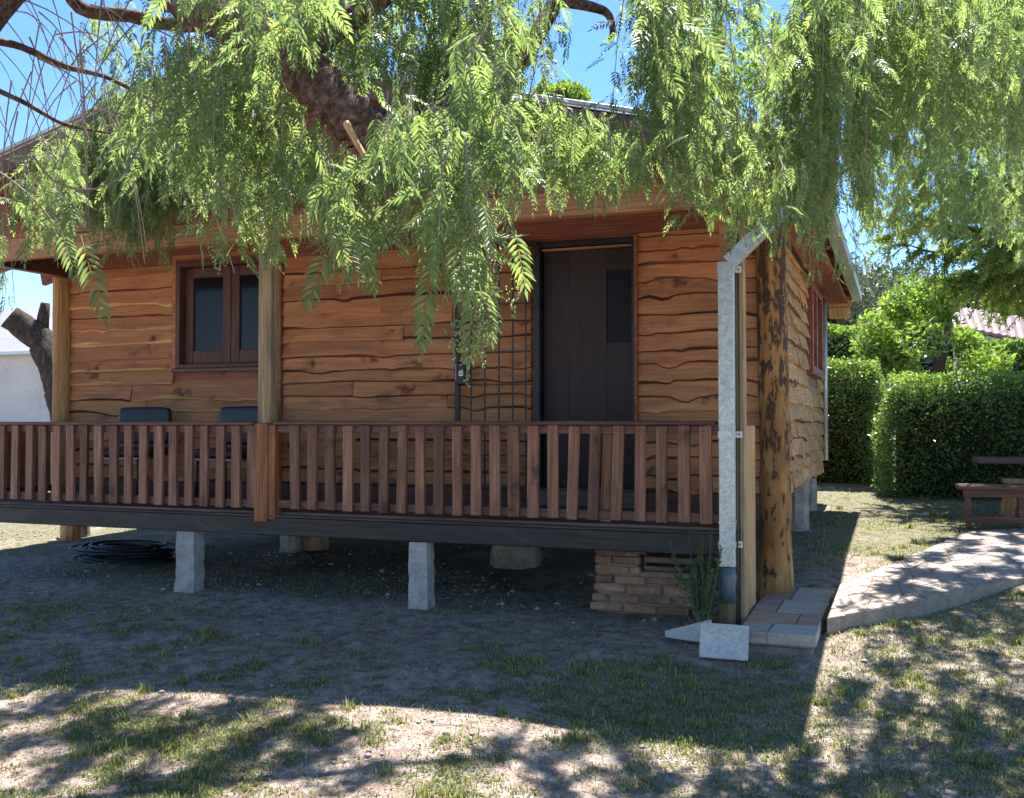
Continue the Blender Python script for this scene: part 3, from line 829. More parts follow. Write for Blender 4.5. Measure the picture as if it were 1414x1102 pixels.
# railing
rl = MB(); rl.b(XL - .05, PX - .07, YF - .075, YF + .035, 1.405, 1.437, .006)
railing = rl.build('railing', M['rail'], cabin)
m_ = MB(); m_.b(PX + .117, CX - .085, YF - .075, YF + .035, 1.408, 1.44, .006); m_.build('top_rail', M['rail'], railing)
for (x0, x1) in ((XL - .02, PX - .072), (PX + .117, CX - .08)):
    m_ = MB(); m_.b(x0, x1, YF - .022, YF + .02, 1.345, 1.404, .004); m_.build('stringer', M['rail'], railing)
    m_ = MB(); m_.b(x0, x1, YF - .022, YF + .02, 0.735, 0.80, .004); m_.build('stringer', M['rail'], railing)
bal_px = [3, 22, 42, 60, 79, 98, 117, 137, 158, 178, 199, 220, 240, 262, 283, 305, 327, 349, 408, 432, 456.5, 481.5, 505.5, 530.5, 556, 581, 606.5, 632, 658, 684, 709.5, 736.7, 764, 792, 821, 853, 884.5, 914, 945, 975]
bm = MB(); bm.box((0, 0, 0), (.083, .034, .675), None, .003)
for nx_, nz_ in ((-.018, .30), (.020, .295), (-.02, -.30), (.016, -.306)):
    bm.box((nx_, -.0172, nz_), (.007, .002, .007), None, .001, 1)
bme = None
def add_bal(x, y, z, rz=0.0, tilt=0.0, wsc=1.0):
    global bme
    if bme is None:
        bme = bpy.data.meshes.new('baluster'); bme.from_pydata([tuple(p) for p in bm.v], [], bm.f); bme.materials.append(M['baluster']); bme.materials.append(M['iron']); bme.polygons.foreach_set('material_index', bm.mi); bme.update()
    o = link('baluster', bme, railing, (x, y, z), (x, y, z))
    o.rotation_euler = (random.uniform(-.006, .006), tilt, rz)
    o.scale = (wsc, 1, 1)
    return o
xs = [AY(p, 650, YF - .03)[0] for p in bal_px]
for k, x in enumerate(xs):
    tl = random.uniform(-.012, .012)
    if 33 <= k <= 35: tl = 0.035
    add_bal(x, YF - .035, 1.068 + random.uniform(-.006, .006), 0, tl, random.uniform(.9, 1.06))
x = xs[0] - .16
while x > XL - .05:
    add_bal(x, YF - .035, 1.068, 0, random.uniform(-.01, .01)); x -= .155
add_bal(AY(838, 650, YF + .033)[0], YF + .034, 1.05, 0, 0.03, .9)
# return railing on the left porch end
m_ = MB(); m_.b(XL - .05, XL + .04, YF + .04, YW - .12, 1.405, 1.437, .006); m_.build('top_rail', M['rail'], railing)
m_ = MB(); m_.b(XL - .02, XL + .02, YF + .06, YW - .12, 1.345, 1.404, .006); m_.build('stringer', M['rail'], railing)
m_ = MB(); m_.b(XL - .02, XL + .02, YF + .06, YW - .12, .735, .80, .006); m_.build('stringer', M['rail'], railing)
for y in np.arange(YF + .14, YW - .12, .155):
    add_bal(XL - .034, y, 1.068, R(90))

# porch roof beams
mb = MB(); mb.b(XL - .9, XR + .1, YF - .04, YF + .06, 2.93, 3.12, .008); mb.build('porch_beam', M['beamwood'], cabin)
mb = MB(); mb.b(XL - .02, XL + .08, YF + .062, YW + .3, 2.93, 3.1, .008); mb.build('porch_beam', M['rail'], cabin)
z = 3.125
while z < 4.2:
    h = .17
    xa = RIDGE_X - (roof_z(RIDGE_X) - z) / SL; xb = RIDGE_X + (roof_z(RIDGE_X) - z) / SL
    xa = max(xa + .05, XL - 1.0); xb = min(xb - .05, XR + .12)
    if xb - xa < .4: break
    xm_ = random.uniform(xa + (xb - xa) * .3, xb - (xb - xa) * .3)
    for (a, b) in ((xa, xm_ - .004), (xm_ + .004, xb)):
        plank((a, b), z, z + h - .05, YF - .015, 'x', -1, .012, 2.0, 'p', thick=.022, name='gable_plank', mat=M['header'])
    z += h
# roof: two pitched corrugated sheets on boards, barge boards, rafters
for sgn in (-1, 1):
    n = 46
    A = np.array([RIDGE_X, roof_z(RIDGE_X) + .075]); 
    Wd = abs(EAVE_X - RIDGE_X) + .03
    mb = MB()
    u = np.linspace(ROOF_Y0 - .02, ROOF_Y1, n * 2 + 1)
    V = []; F = []
    for i, yy in enumerate(u):
        zz = .018 * (i % 2)
        for t in (0, 1):
            x = RIDGE_X + sgn * Wd * t
            V.append((x, yy, roof_z(RIDGE_X) + .066 - SL * Wd * t + zz))
    m0 = len(V)
    V += [(a, b, c - .006) for a, b, c in V]
    for i in range(len(u) - 1):
        F.append([2 * i, 2 * i + 1, 2 * i + 3, 2 * i + 2]); F.append([m0 + 2 * i + 2, m0 + 2 * i + 3, m0 + 2 * i + 1, m0 + 2 * i])
        F.append([2 * i + 1, m0 + 2 * i + 1, m0 + 2 * i + 3, 2 * i + 3])
    F.append([0, m0, m0 + 1, 1]); k = 2 * (len(u) - 1); F.append([k, k + 1, m0 + k + 1, m0 + k])
    mb.add(V, F); rf = mb.build('roof', M['roofmetal'], cabin)
    ang = math.atan(SL) * sgn
    Ls = Wd / math.cos(math.atan(SL))
    # soffit boards (run along y), each its own board
    nb = 22
    for k in range(nb):
        t0 = k / nb; xc = RIDGE_X + sgn * Wd * (t0 + .5 / nb)
        zc = roof_z(RIDGE_X) + .047 - SL * Wd * (t0 + .5 / nb)
        s_ = MB(); s_.box((xc, (ROOF_Y0 + ROOF_Y1) / 2, zc), (Ls / nb - .004, ROOF_Y1 - ROOF_Y0 - .02, .022), roty(ang), .003)
        s_.build('soffit_board', M['redboard'], rf)
    # barge boards front, and metal verge flashing
    for yy in (ROOF_Y0 - .03,):
        p = np.array([RIDGE_X + sgn * .005, yy, roof_z(RIDGE_X) - .03]); e = np.array([RIDGE_X + sgn * Wd, yy, roof_z(RIDGE_X) - .03 - SL * Wd])
        s_ = MB(); s_.bar(p, e, .026, .15, .004); s_.build('barge_board', M['rail'], rf)
        s_ = MB(); up = np.array([0, -.006, .115]); s_.bar(p + up, e + up, .05, .03, .003); s_.build('verge_flashing', M['roofmetal'], rf)
    for yy in np.arange(ROOF_Y0 + .25, ROOF_Y1 - .1, .75):
        p = np.array([RIDGE_X + sgn * .02, yy, roof_z(RIDGE_X) - .045]); e = np.array([RIDGE_X + sgn * (Wd - .03), yy, roof_z(RIDGE_X) - .045 - SL * (Wd - .03)])
        s_ = MB(); s_.bar(p, e, .06, .14, .004); s_.build('rafter', M['redboard'], rf)
# end-grain blocks under the far right eave
mb = MB(); mb.b(XR + .1, EAVE_X - .02, ROOF_Y1 - .12, ROOF_Y1 - .02, 2.95, 3.10, .006); mb.build('eave_block', M['newwood'], cabin)
mb = MB(); mb.b(XR + .1, EAVE_X - .05, ROOF_Y1 - .12, ROOF_Y1 - .02, 2.80, 2.94, .006); mb.build('eave_block', M['newwood'], cabin)
mb = MB(); mb.b(XR + .08, EAVE_X - .07, YW + .1, ROOF_Y1 - .13, 2.99, 3.03, .004); mb.build('eave_soffit', M['redboard'], cabin)
# gutter, downpipe
gt = MB(); gxx = EAVE_X + .045
gt.b(gxx - .055, gxx - .05, ROOF_Y0, ROOF_Y1 + .05, 3.03, 3.14, .001); gt.b(gxx + .05, gxx + .056, ROOF_Y0, ROOF_Y1 + .05, 3.03, 3.14, .001)
gt.b(gxx - .05, gxx + .05, ROOF_Y0, ROOF_Y1 + .05, 3.03, 3.036, .001); gt.b(gxx - .05, gxx + .05, ROOF_Y0, ROOF_Y0 + .005, 3.036, 3.14, .001); gt.b(gxx - .05, gxx + .05, ROOF_Y1 + .044, ROOF_Y1 + .05, 3.036, 3.14, .001)
gt.build('gutter', M['galv'], cabin)
yd = YF - .085
px0 = AY(1003, 400, yd)[0]; zel = AY(1003, 362, yd)[2]; zbt = AY(1000, 782, yd)[2]
dp = MB(); dp.b(px0 - .052, px0 + .052, yd - .036, yd + .036, zbt, zel, .004)
e1 = np.array([px0 + .02, yd, zel - .005]); e2 = np.array([EAVE_X + .03, yd - .05, 3.02])
dp.bar(e1, e2, .072, .10, .004)
dp.b(px0 - .055, px0 + .055, yd - .039, yd + .039, zbt + .31 - .02, zbt + .31, .002); 
downpipe = dp.build('downpipe', M['galv'], cabin)
for py_ in (372, 600, 752):
    zz = AY(1003, py_, yd)[2]
    m_ = MB(); m_.b(px0 - .056, px0 + .056, yd - .0405, yd - .037, zz - .022, zz + .022, .001); m_.b(px0 + .053, px0 + .057, yd - .037, yd + .05, zz - .022, zz + .022, .001)
    m_.build('strap', M['galv'], downpipe)
    m_ = MB(); m_.b(px0 + .058, px0 + .095, yd + .035, yd + .041, zz - .022, zz + .022, .001); m_.build('bracket_plate', M['white_lock'], downpipe)
    m_ = MB(); m_.b(px0 + .072, px0 + .082, yd + .030, yd + .0345, zz - .005, zz + .005, .001); m_.build('screw', M['iron'], downpipe)
m_ = MB()
m_.tube([(px0, yd, zbt - .005), (px0 + .003, yd, zbt - .07), (px0 - .004, yd - .005, zbt - .16), (px0 + .002, yd, zbt - .24)], [.046, .055, .05, .056], 10, 0, .09)
m_.build('plastic_sleeve', M['plastic'], downpipe, True)
m_ = MB(); m_.tube([(XR + .06, YB + .06, .95), (XR + .06, YB + .06, 3.05)], .03, 8); m_.build('corner_pipe', M['galv'], cabin, True)

# piers under the floor
def pier(x, y, w, d, z1, mat, tw=0.0, name='pier', lab=None):
    m_ = MB(); n = 12
    pts = []; seg = []
    cr = [(-1, -1), (0, -1.03), (1, -1), (1.03, 0), (1, 1), (0, 1.03), (-1, 1), (-1.03, 0)]
    if name != 'concrete_pier': cr = [(1.12 * math.cos(a_ * math.pi / 5), 1.12 * math.sin(a_ * math.pi / 5)) for a_ in range(10)]
    V = []; F = []
    for k in range(n + 1):
        t = k / n; f = 1.1 - .1 * t
        for (a, b) in cr:
            r_ = 1 + random.uniform(-.06, .06)
            p = rotz(tw) @ np.array([a * w / 2 * f * r_, b * d / 2 * f * r_, 0])
            V.append((x + p[0], y + p[1], -.15 + (z1 + .15) * t))
    c = len(cr)
    for k in range(n):
        for j in range(c): F.append([k * c + j, k * c + (j + 1) % c, (k + 1) * c + (j + 1) % c, (k + 1) * c + j])
    F.append([n * c + j for j in range(c)])
    m_.add(V, F); return m_.build(name, mat, cabin, False, label=lab)
for px_, w in ((262, .17), (582, .145)):
    p = AZ(px_, 830, 0.0); pier(AY(px_, 780, YF + .02)[0], YF + .02, w, .15, .512, M['concrete'], .1, 'concrete_pier')
for px_, yy, mt in ((402, 9.6, 'concrete'), (97, 9.6, 'newwood'), (110, 9.9, 'concrete')):
    pier(AY(px_, 750, yy)[0], yy, .2, .2, .56, M[mt], .0, 'rear_pier')
pier(AY(430, 750, 9.9)[0], 9.9, .34, .3, .56, M['brick'], .1, 'rear_pier')
pier(AY(712, 770, 9.5)[0], 9.5, .42, .4, .36, M['stonepier'], .3, 'stone_pier'); pier(AY(712, 770, 9.5)[0], 9.5, .26, .26, .57, M['stonepier'], .1, 'stone_pier')
pier(XR - .07, 9.3, .17, .2, .80, M['concrete'], .2, 'side_pier'); pier(XR - .10, 11.2, .26, .3, .85, M['stonepier'], .4, 'side_pier'); pier(XR - .10, 12.9, .18, .2, .85, M['stonepier'], .2, 'side_pier')

# brick pier at the right, stepped
yb = 7.42
bx0, bx1 = AY(820, 800, yb)[0], AY(958, 840, yb)[0]
mb = MB(); bh = .072
mb.b(bx0 + .02, bx1 - .03, yb + .02, yb + .28, -.05, bh * 4 + .03, .01); mb.b(bx0 + .02, bx0 + .34, yb + .02, yb + .28, bh * 4, .555, .01)
bp = mb.build('brick_pier', M['mortar'], cabin)
for r_ in range(8):
    x = bx0 + (r_ % 2) * .004 - max(0, 3 - r_) * .012
    end = bx1 + (.06 if r_ < 1 else 0) if r_ < 4 else bx0 + .37
    if r_ == 3: end = bx1 - .04
    z0 = .0 + r_ * bh; k = 0
    if z0 + bh > .57: break
    while x < end - .03:
        L = .26 if not (k == 0 and r_ % 2) else .14
        L *= random.uniform(.9, 1.1)
        L = min(L, end - x)
        m_ = MB(); m_.box((x + L / 2, yb + .06 + random.uniform(-.018, .008), z0 + bh / 2 + random.uniform(-.003, .003)), (L - random.uniform(.008, .02), .12, bh - random.uniform(.008, .018)), rotz(random.uniform(-.05, .05)) @ roty(random.uniform(-.03, .03)), .011)
        m_.build('brick', M['brick'], bp)
        x += L; k += 1
mb = MB(); mb.b(bx0 + .38, bx1 + .15, yb + .05, yb + .12, .46, .56, .004); mb.build('skirt_board', M['beamwood'], cabin)
mb = MB(); mb.b(bx0 + .38, bx1 + .0, yb + .02, yb + .24, .385, .43, .006); mb.build('loose_board', M['deck'], cabin)
mb = MB(); mb.b(bx0 + .38, bx1 - .08, yb + .02, yb + .24, .325, .36, .006); mb.build('loose_board', M['deck'], cabin)

# ================================================================== THINGS AROUND THE PORCH
def chair(x, y, rz, label):
    t = thing('porch_chair', label, 'chair', (x, y, ZD), 'black padded chairs on the porch')
    def pad(c, d, ch):
        m_ = MB(); m_.box((0, 0, 0), d, None, ch); return m_, c
    for nm, c, d, rx in (('seat', (0, 0, .45), (.56, .5, .11), 0), ('backrest', (0, .2, .70), (.58, .10, .37), .10)):
        m_ = MB(); m_.box(np.array(c), d, rotx(-rx), .03); o = m_.build(nm, M['leather'], t, False, org=(0, 0, 0)); o.location = (0, 0, 0)
        md = o.modifiers.new('soft', 'SUBSURF'); md.levels = 2; md.render_levels = 2
        for p in o.data.polygons: p.use_smooth = True
    for sx in (-1, 1):
        for sy in (-1, 1):
            m_ = MB(); top = .66 if sy > 0 else .42
            m_.tube([(sx * .215, sy * .2, 0), (sx * .205, sy * .185, top)], .013, 8); o = m_.build('leg', M['iron'], t, True, org=(0, 0, 0)); o.location = (0, 0, 0)
        m_ = MB(); m_.tube([(sx * .21, -.19, .2), (sx * .21, .19, .2)], .009, 6); o = m_.build('stretcher', M['steel'], t, True, org=(0, 0, 0)); o.location = (0, 0, 0)
    m_ = MB(); m_.b(-.22, .22, -.21, .21, .385, .405, .004); o = m_.build('seat_frame', M['steel'], t, False, org=(0, 0, 0)); o.location = (0, 0, 0)
    t.rotation_euler = (0, 0, rz)
    return t
chair(AY(187, 575, 7.8)[0], 7.75, .10, 'black padded chair on the porch with its whole back showing above the rail')
chair(AY(322, 575, 7.8)[0], 7.75, -.06, 'black padded chair on the porch half hidden behind the middle post')

# coil of black hose under the porch
hs = thing('hose_coil', 'loose coil of black irrigation hose lying under the left of the porch', 'hose', tuple(AZ(150, 772, .03)))
m_ = MB(); c = ORG[hs.name]; pts = []
for k in range(620):
    a = k * .24; r_ = .40 + .10 * math.sin(a * .173) + .05 * math.sin(a * .71)
    pts.append((c[0] + math.cos(a) * r_ * 1.15 + .05 * math.sin(a * .11), c[1] + .25 + math.sin(a) * r_ * .8, .06 + .07 * math.sin(a * .137) + .04 * math.sin(a * .41 + 1)))
m_.tube(pts, .011, 6); m_.build('hose', M['hose'], hs, True)

# leaning stone slabs by the post
sl = AZ(1000, 908, -.05)
m_ = MB(); m_.box((0, 0, .1), (.30, .03, .215), rotx(-.25) @ roty(.03), .004)
o = m_.build('stone_slab', M['slab'], None, False, org=(0, 0, 0)); o.location = (sl[0], sl[1], -.05); o.rotation_euler = (0, 0, .12)
things_props(o, 'pale square stone slab leaning at the foot of the mossy post', 'slab')
m_ = MB(); V = [(-.24, 0, 0), (.06, .0, -.03), (.06, 0, .13), (-.24, 0, .04)]
m_.add([(a, -.012, c) for a, b, c in V] + [(a, .012, c) for a, b, c in V], [[0, 1, 2, 3], [7, 6, 5, 4], [0, 4, 5, 1], [1, 5, 6, 2], [2, 6, 7, 3], [3, 7, 4, 0]])
o = m_.build('stone_shard', M['slab'], None, False, org=(0, 0, 0)); sp = AZ(968, 888, -.02); o.location = (sp[0], sp[1] + .03, .0); o.rotation_euler = (-.35, 0, .1)
things_props(o, 'pale pointed stone shard lying left of the square slab', 'stone')
o = MB().box((0, 0, .03), (.2, .1, .06), None, .008).build('loose_block', M['concrete'], None, False, org=(0, 0, 0)); lb = AZ(1106, 750, .2); o.location = (lb[0], lb[1], .2); o.rotation_euler = (0, 0, .3)
things_props(o, 'small grey block on the ground beside the cabin side wall', 'block')

# needle-leaved shrub growing at the post
sh = thing('wispy_shrub', 'thin wispy green shrub growing between brick pier and downpipe', 'shrub', (CX - .2, 6.85, .02))
stm = MB(); LC = []; LA = []; LW = []
for k in range(17):
    a = random.uniform(0, 6.28); b0 = np.array([CX - .17 + random.uniform(-.07, .07), 6.84 + random.uniform(-.06, .05), .0])
    tip = b0 + np.array([math.cos(a) * .13 + random.uniform(-.08, .03), math.sin(a) * .08, random.uniform(.32, .72)])
    if k > 12: tip = b0 + np.array([random.uniform(.1, .34), random.uniform(-.2, -.05), random.uniform(.05, .5)])
    mid = (b0 + tip) / 2 + np.array([math.cos(a) * .05, math.sin(a) * .04, .06])
    pts = [b0 * (1 - t) ** 2 + mid * 2 * t * (1 - t) + tip * t * t for t in np.linspace(0, 1, 9)]
    stm.tube(pts, [.004 - .0028 * i / 8 for i in range(9)], 5)
    for j in range(110):
        t = random.uniform(.25, 1); p = b0 * (1 - t) ** 2 + mid * 2 * t * (1 - t) + tip * t * t
        d = unit(np.array([random.gauss(0, 1), random.gauss(0, 1), .9]))
        sz = 1.0 if random.random() < .93 else 1.8; LC.append(p + d * .013); LA.append(d * .015 * sz); LW.append(unit(np.cross(d, RNG.normal(size=3))) * .0030 * sz * sz)
stm.build('stem', M['twig'], sh, True)
V, F = scatter_quads(np.array(LC), np.array(LA), np.array(LW))
o = link('foliage', mesh_np('shrub_foliage', V - ORG[sh.name], None, F, [M['clover']]), sh); o['kind'] = 'stuff'

# picnic table and bench on the right
DB = 13.3
pb = AP(1335, 727); Yb = pb[1]; ZP = pathz(Yb)
def pos(px_, py_): return AY(px_, py_, Yb)
x0 = pos(1334, 700)[0]; zt = pos(1334, 674)[2]
bench = thing('garden_bench', 'low reddish brown wooden bench on the end of the flagstone path', 'bench', (x0, Yb, ZP))
L = 1.3
m_ = MB(); m_.b(x0 - .09, x0 + L, Yb - .12, Yb + .26, zt - .01, zt + .035, .008); m_.build('seat', M['benchwood'], bench)
m_ = MB(); m_.b(x0 - .03, x0 + L - .04, Yb - .06, Yb - .03, zt - .09, zt - .012, .004); m_.build('apron', M['benchwood'], bench)
for xx in (x0, x0 + .5, x0 + L - .12):
    m_ = MB(); m_.b(xx, xx + .05, Yb - .029, Yb + .2, ZP - .01, zt - .012, .004); m_.build('leg', M['benchwood'], bench)
m_ = MB(); m_.b(x0 + .0, x0 + L - .04, Yb - .06, Yb - .031, ZP + .05, ZP + .12, .004); m_.build('stretcher', M['benchwood'], bench)
Yt = Yb + .75; ZT = pathz(Yt) - .02
tx = AY(1349, 640, Yt)[0]; tz = AY(1349, 640, Yt)[2]
tb = thing('picnic_table', 'dark wooden table with a thick top and light legs behind the bench', 'table', (tx, Yt, ZT))
for k in range(5):
    m_ = MB(); m_.b(tx, tx + 2.0, Yt - .1 + k * .15, Yt + .045 + k * .15, tz, tz + .06, .008); m_.build('tabletop_board', M['tablewood'], tb)
for xx in (tx + .52, tx + 1.6):
    m_ = MB(); m_.b(xx, xx + .12, Yt + .1, Yt + .45, ZT + .3, tz - .002, .006); m_.build('pedestal', M['benchwood'], tb)
    m_ = MB(); m_.bar((xx - .22, Yt + .0, ZT - .05), (xx - .14, Yt + .02, ZT + .40), .10, .10, .01); m_.build('leg', M['newwood'], tb)
    m_ = MB(); m_.bar((xx - .22, Yt + .5, ZT - .05), (xx - .14, Yt + .48, ZT + .40), .10, .10, .01); m_.build('leg', M['newwood'], tb)
m_ = MB(); m_.b(tx + .28, tx + 1.7, Yt + .1, Yt + .42, ZT + .40, ZT + .46, .008); m_.build('brace', M['greypost'], tb)

# ================================================================== HEDGES, TREES AND HOUSES BEYOND
def leaf_shell(x0, x1, y0, y1, z0, z1, n, size, rnd=.35, nz=.18):
    """Leaf points on a rounded clipped block, thicker on top."""
    P = RNG.uniform(-1, 1, (n * 2, 3))
    ax = RNG.choice(5, n * 2, p=[.16, .16, .36, .04, .28])
    P[ax == 0, 0] = -1; P[ax == 1, 0] = 1; P[ax == 2, 1] = -1; P[ax == 3, 1] = 1; P[ax == 4, 2] = 1
    nrm = np.zeros_like(P)
    nrm[ax == 0, 0] = -1; nrm[ax == 1, 0] = 1; nrm[ax == 2, 1] = -1; nrm[ax == 3, 1] = 1; nrm[ax == 4, 2] = 1
    h = np.array([(x1 - x0) / 2, (y1 - y0) / 2, (z1 - z0) / 2]); c = np.array([(x0 + x1) / 2, (y0 + y1) / 2, (z0 + z1) / 2])
    r = np.minimum(rnd, h.min() * .9)
    Q = P * h
    inner = np.clip(Q, -(h - r), h - r); inner[:, 2] = np.where(Q[:, 2] < 0, Q[:, 2], inner[:, 2])
    d = Q - inner; L = np.linalg.norm(d, axis=1, keepdims=True)
    Q = np.where(L > r, inner + d / (L + 1e-9) * r, Q)
    no = unit(np.where(L > 1e-6, d, nrm))
    W = Q + c
    bump = (fbm(W[:, 0] * 1.7 + W[:, 2] * 1.3, W[:, 1] * 1.7 + W[:, 2] * 1.1 + 9, 3) - .5) * 2 * nz
    depth = np.abs(RNG.normal(0, .08, len(W))) * 1.7 - RNG.random(len(W)) ** 3 * .08
    W = W + no * (bump - depth)[:, None]
    W = W[RNG.permutation(len(W))[:n]]
    return W, no[:n]
def leafmesh(name, pts, size, mat, parent, asp=.5, up=.3, name_part='foliage'):
    n = len(pts)
    A = rand_dirs(n); A[:, 2] *= .7; A[:, 2] -= up * RNG.random(n); A = unit(A)
    W = unit(np.cross(A, rand_dirs(n)))
    s = size * RNG.uniform(.6, 1.3, n)[:, None]
    V, F = scatter_quads(pts, A * s, W * s * asp)
    o = link(name_part, mesh_np(name, V - ORG[parent.name], None, F, [mat]), parent); o['kind'] = 'stuff'
    return o
def hedge(x0, x1, y0, y1, z1, n, size, label, zb=.1):
    t = thing('clipped_hedge', label, 'hedge', ((x0 + x1) / 2, (y0 + y1) / 2, 0), None)
    W, no = leaf_shell(x0, x1, y0, y1, zb, z1, n, size)
    leafmesh('hedge_foliage', W, size, M['hedge'], t)
    ns = int(n * .12)
    P = np.stack([RNG.uniform(x0 + .1, x1 - .1, ns), RNG.uniform(y0 + .05, y1 - .1, ns), np.full(ns, z1) + RNG.normal(.03, .035, ns)], 1)
    P[:, 2] += (fbm(P[:, 0] * 2.2, P[:, 1] * 2.2, 3) - .5) * .16
    leafmesh('hedge_lit_top', P, size, M['lightleaf'], t, .45, -.6, 'lit_top_leaves')  # paler leaves along the top put the sunlit fringe into colour
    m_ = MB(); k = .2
    m_.b(x0 + k, x1 - k, y0 + k, y1 - k, zb, z1 - k, .2); m_.build('dark_core', M['hedgecore'], t)  # solid dark box added so the hedge is not see-through
    return t
pB = AZ(1217, 692, .40); zB = AY(1217, 522, pB[1])[2]
hedge(pB[0] - .02, pB[0] + 4.5, pB[1], pB[1] + 1.4, zB, 42000, .026, 'long dense clipped hedge behind the bench and table')
YA = 15.6
a0 = AY(1090, 600, YA)[0]; a1 = AY(1224, 600, YA)[0]; zA = AY(1180, 502, YA)[2]
hedge(a0, a1, YA, YA + 1.4, zA, 20000, .028, 'short clipped hedge between the cabin corner and the longer hedge')
YC = 31.0
c0, c1 = AY(1080, 480, YC)[0], AY(1196, 480, YC)[0]
hedge(c0, c1, YC, YC + 3.0, AY(1150, 452, YC)[2], 9000, .07, 'far sunlit hedge seen above the short hedge, left of the bright green tree')
d0, d1 = AY(1352, 480, 30)[0], AY(1490, 480, 30)[0]
hedge(d0, d1, 30, 32, AY(1400, 472, 30)[2], 9000, .07, 'far pale green bushy hedge below the faded red roof')

def blob_tree(name, label, loc, trunk_pts, trunk_r, blobs, n, size, leafmat, barkmat, asp=.35, cat='tree', up=.9, fill=.5):
    t = thing(name, label, cat, loc)
    if trunk_pts:
        for tp, tr in zip(trunk_pts, trunk_r):
            m_ = MB(); m_.tube(tp, tr, 9, 0, .06); m_.build('trunk' if tp is trunk_pts[0] else 'limb', barkmat, t, True)
    P = []
    tot = sum(r[0] * r[1] * r[2] for _, r in blobs)
    for c, r in blobs:
        k = int(n * (r[0] * r[1] * r[2]) ** .8 / sum((q[0] * q[1] * q[2]) ** .8 for _, q in blobs))
        d = rand_dirs(k) * (RNG.random(k)[:, None] ** fill)
        p = np.array(c) + d * np.array(r)
        nz_ = fbm(p[:, 0] * 1.6 + p[:, 2], p[:, 1] * 1.6 + p[:, 2] * 1.7, 3)
        P.append(p[nz_ > .40])
    P = np.concatenate(P)
    leafmesh(name + '_foliage', P, size, leafmat, t, asp, up)
    return t
# bright green drooping-leaf tree
YT = 27.0
def T(px_, py_, Y=YT): return AY(px_, py_, Y)
tr = [T(1290, 540), T(1296, 505), T(1303, 470), T(1311, 425), T(1318, 385)]
blobs = []
for (px_, py_, r_) in ((1215, 475, .75), (1235, 450, .85), (1255, 425, .8), (1275, 455, .9), (1240, 490, .9), (1275, 495, .8), (1210, 500, .55), (1255, 400, .45), (1300, 410, .6), (1330, 480, .7), (1345, 500, .6), (1325, 500, .7), (1370, 500, .5), (1310, 450, .4), (1290, 430, .5)):
    blobs.append((T(px_, py_) + np.array([0, random.uniform(-.6, .8), 0]), (r_, r_, r_ * .85)))
blob_tree('leafy_tree', 'small bright green tree with drooping leaves behind the hedge', tuple(T(1290, 560) * np.array([1, 1, 0])), [[np.array([tr[0][0], tr[0][1], 0])] + tr], [[.2, .17, .15, .13, .1, .05]], blobs, 20000, .10, M['lightleaf'], M['darkbark'], .32)
# house with faded red roof
YH = 42.0
hh = thing('red_roofed_house', 'white house with a faded red metal roof beyond the hedges', 'house', tuple(AY(1400, 500, YH) * np.array([1, 1, 0])))
r1, r2, r3 = AY(1300, 428, YH), AY(1350, 459, YH - 4), AY(1560, 500, YH - 4)
e1, e2 = AY(1310, 424, YH), AY(1560, 462, YH)
V = [AY(1306, 422, YH + 2), AY(1600, 466, YH + 2), AY(1600, 505, YH - 2), AY(1318, 450, YH - 2)]
m_ = MB(); n = 24; VV = []; FF = []
for i in range(n * 2 + 1):
    t_ = i / (n * 2); a = V[0] * (1 - t_) + V[1] * t_; b = V[3] * (1 - t_) + V[2] * t_; off = np.array([0, 0, .05 * (i % 2)])
    VV += [a + off, b + off, a + off - np.array([0, 0, .12]), b + off - np.array([0, 0, .12])]
for i in range(n * 2):
    k = i * 4; FF += [[k, k + 1, k + 5, k + 4], [k + 1, k + 3, k + 7, k + 5], [k + 2, k + 6, k + 7, k + 3]]
m_.add(VV, FF); m_.build('roof', M['pinkroof'], hh)
wA, wB = V[3] + np.array([.15, .4, -.12]), V[2] + np.array([-.2, .4, -.12])
m_ = MB(); m_.add([wA * [1, 1, 0], wB * [1, 1, 0], wB, wA, (wA + [0, 4, 0]) * [1, 1, 0], (wB + [0, 4, 0]) * [1, 1, 0], wB + [0, 4, 0], wA + [0, 4, 0]], [[0, 1, 2, 3], [4, 0, 3, 7], [1, 5, 6, 2], [5, 4, 7, 6]])
m_.build('wall', M['render'], hh)
# left neighbour
YN = 21.0
nb_ = thing('pale_house', 'pale rendered house with a grey roof left of the cabin', 'house', tuple(AY(30, 550, YN) * np.array([1, 1, 0])))
ex0, ex1 = AY(-260, 480, YN)[0], AY(190, 480, YN)[0]; ez = AY(40, 487, YN)[2]
m_ = MB(); m_.b(ex0, ex1, YN, YN + 6, -.1, ez, .01); m_.build('wall', M['render'], nb_)
rtop = AY(30, 425, YN + 4)[2]
m_ = MB()
m_.add([(ex0 - .3, YN - .25, ez + .02), (ex1 + .3, YN - .25, ez + .02), (ex1 - 2.2, YN + 4, rtop - .45), (ex1 - 6.2, YN + 4, rtop), (ex0, YN + 4, rtop), (ex0 - .3, YN + 6.3, ez + .02), (ex1 + .3, YN + 6.3, ez + .02)],
       [[0, 1, 2, 3, 4], [1, 6, 2], [6, 5, 4, 3, 2], [5, 0, 4], [0, 5, 6, 1]])
m_.build('roof', M['greyroof'], nb_)
m_ = MB(); m_.b(ex0 - .3, ex1 + .3, YN - .33, YN - .24, ez - .07, ez + .03, .01); m_.build('gutter', M['galv'], nb_)

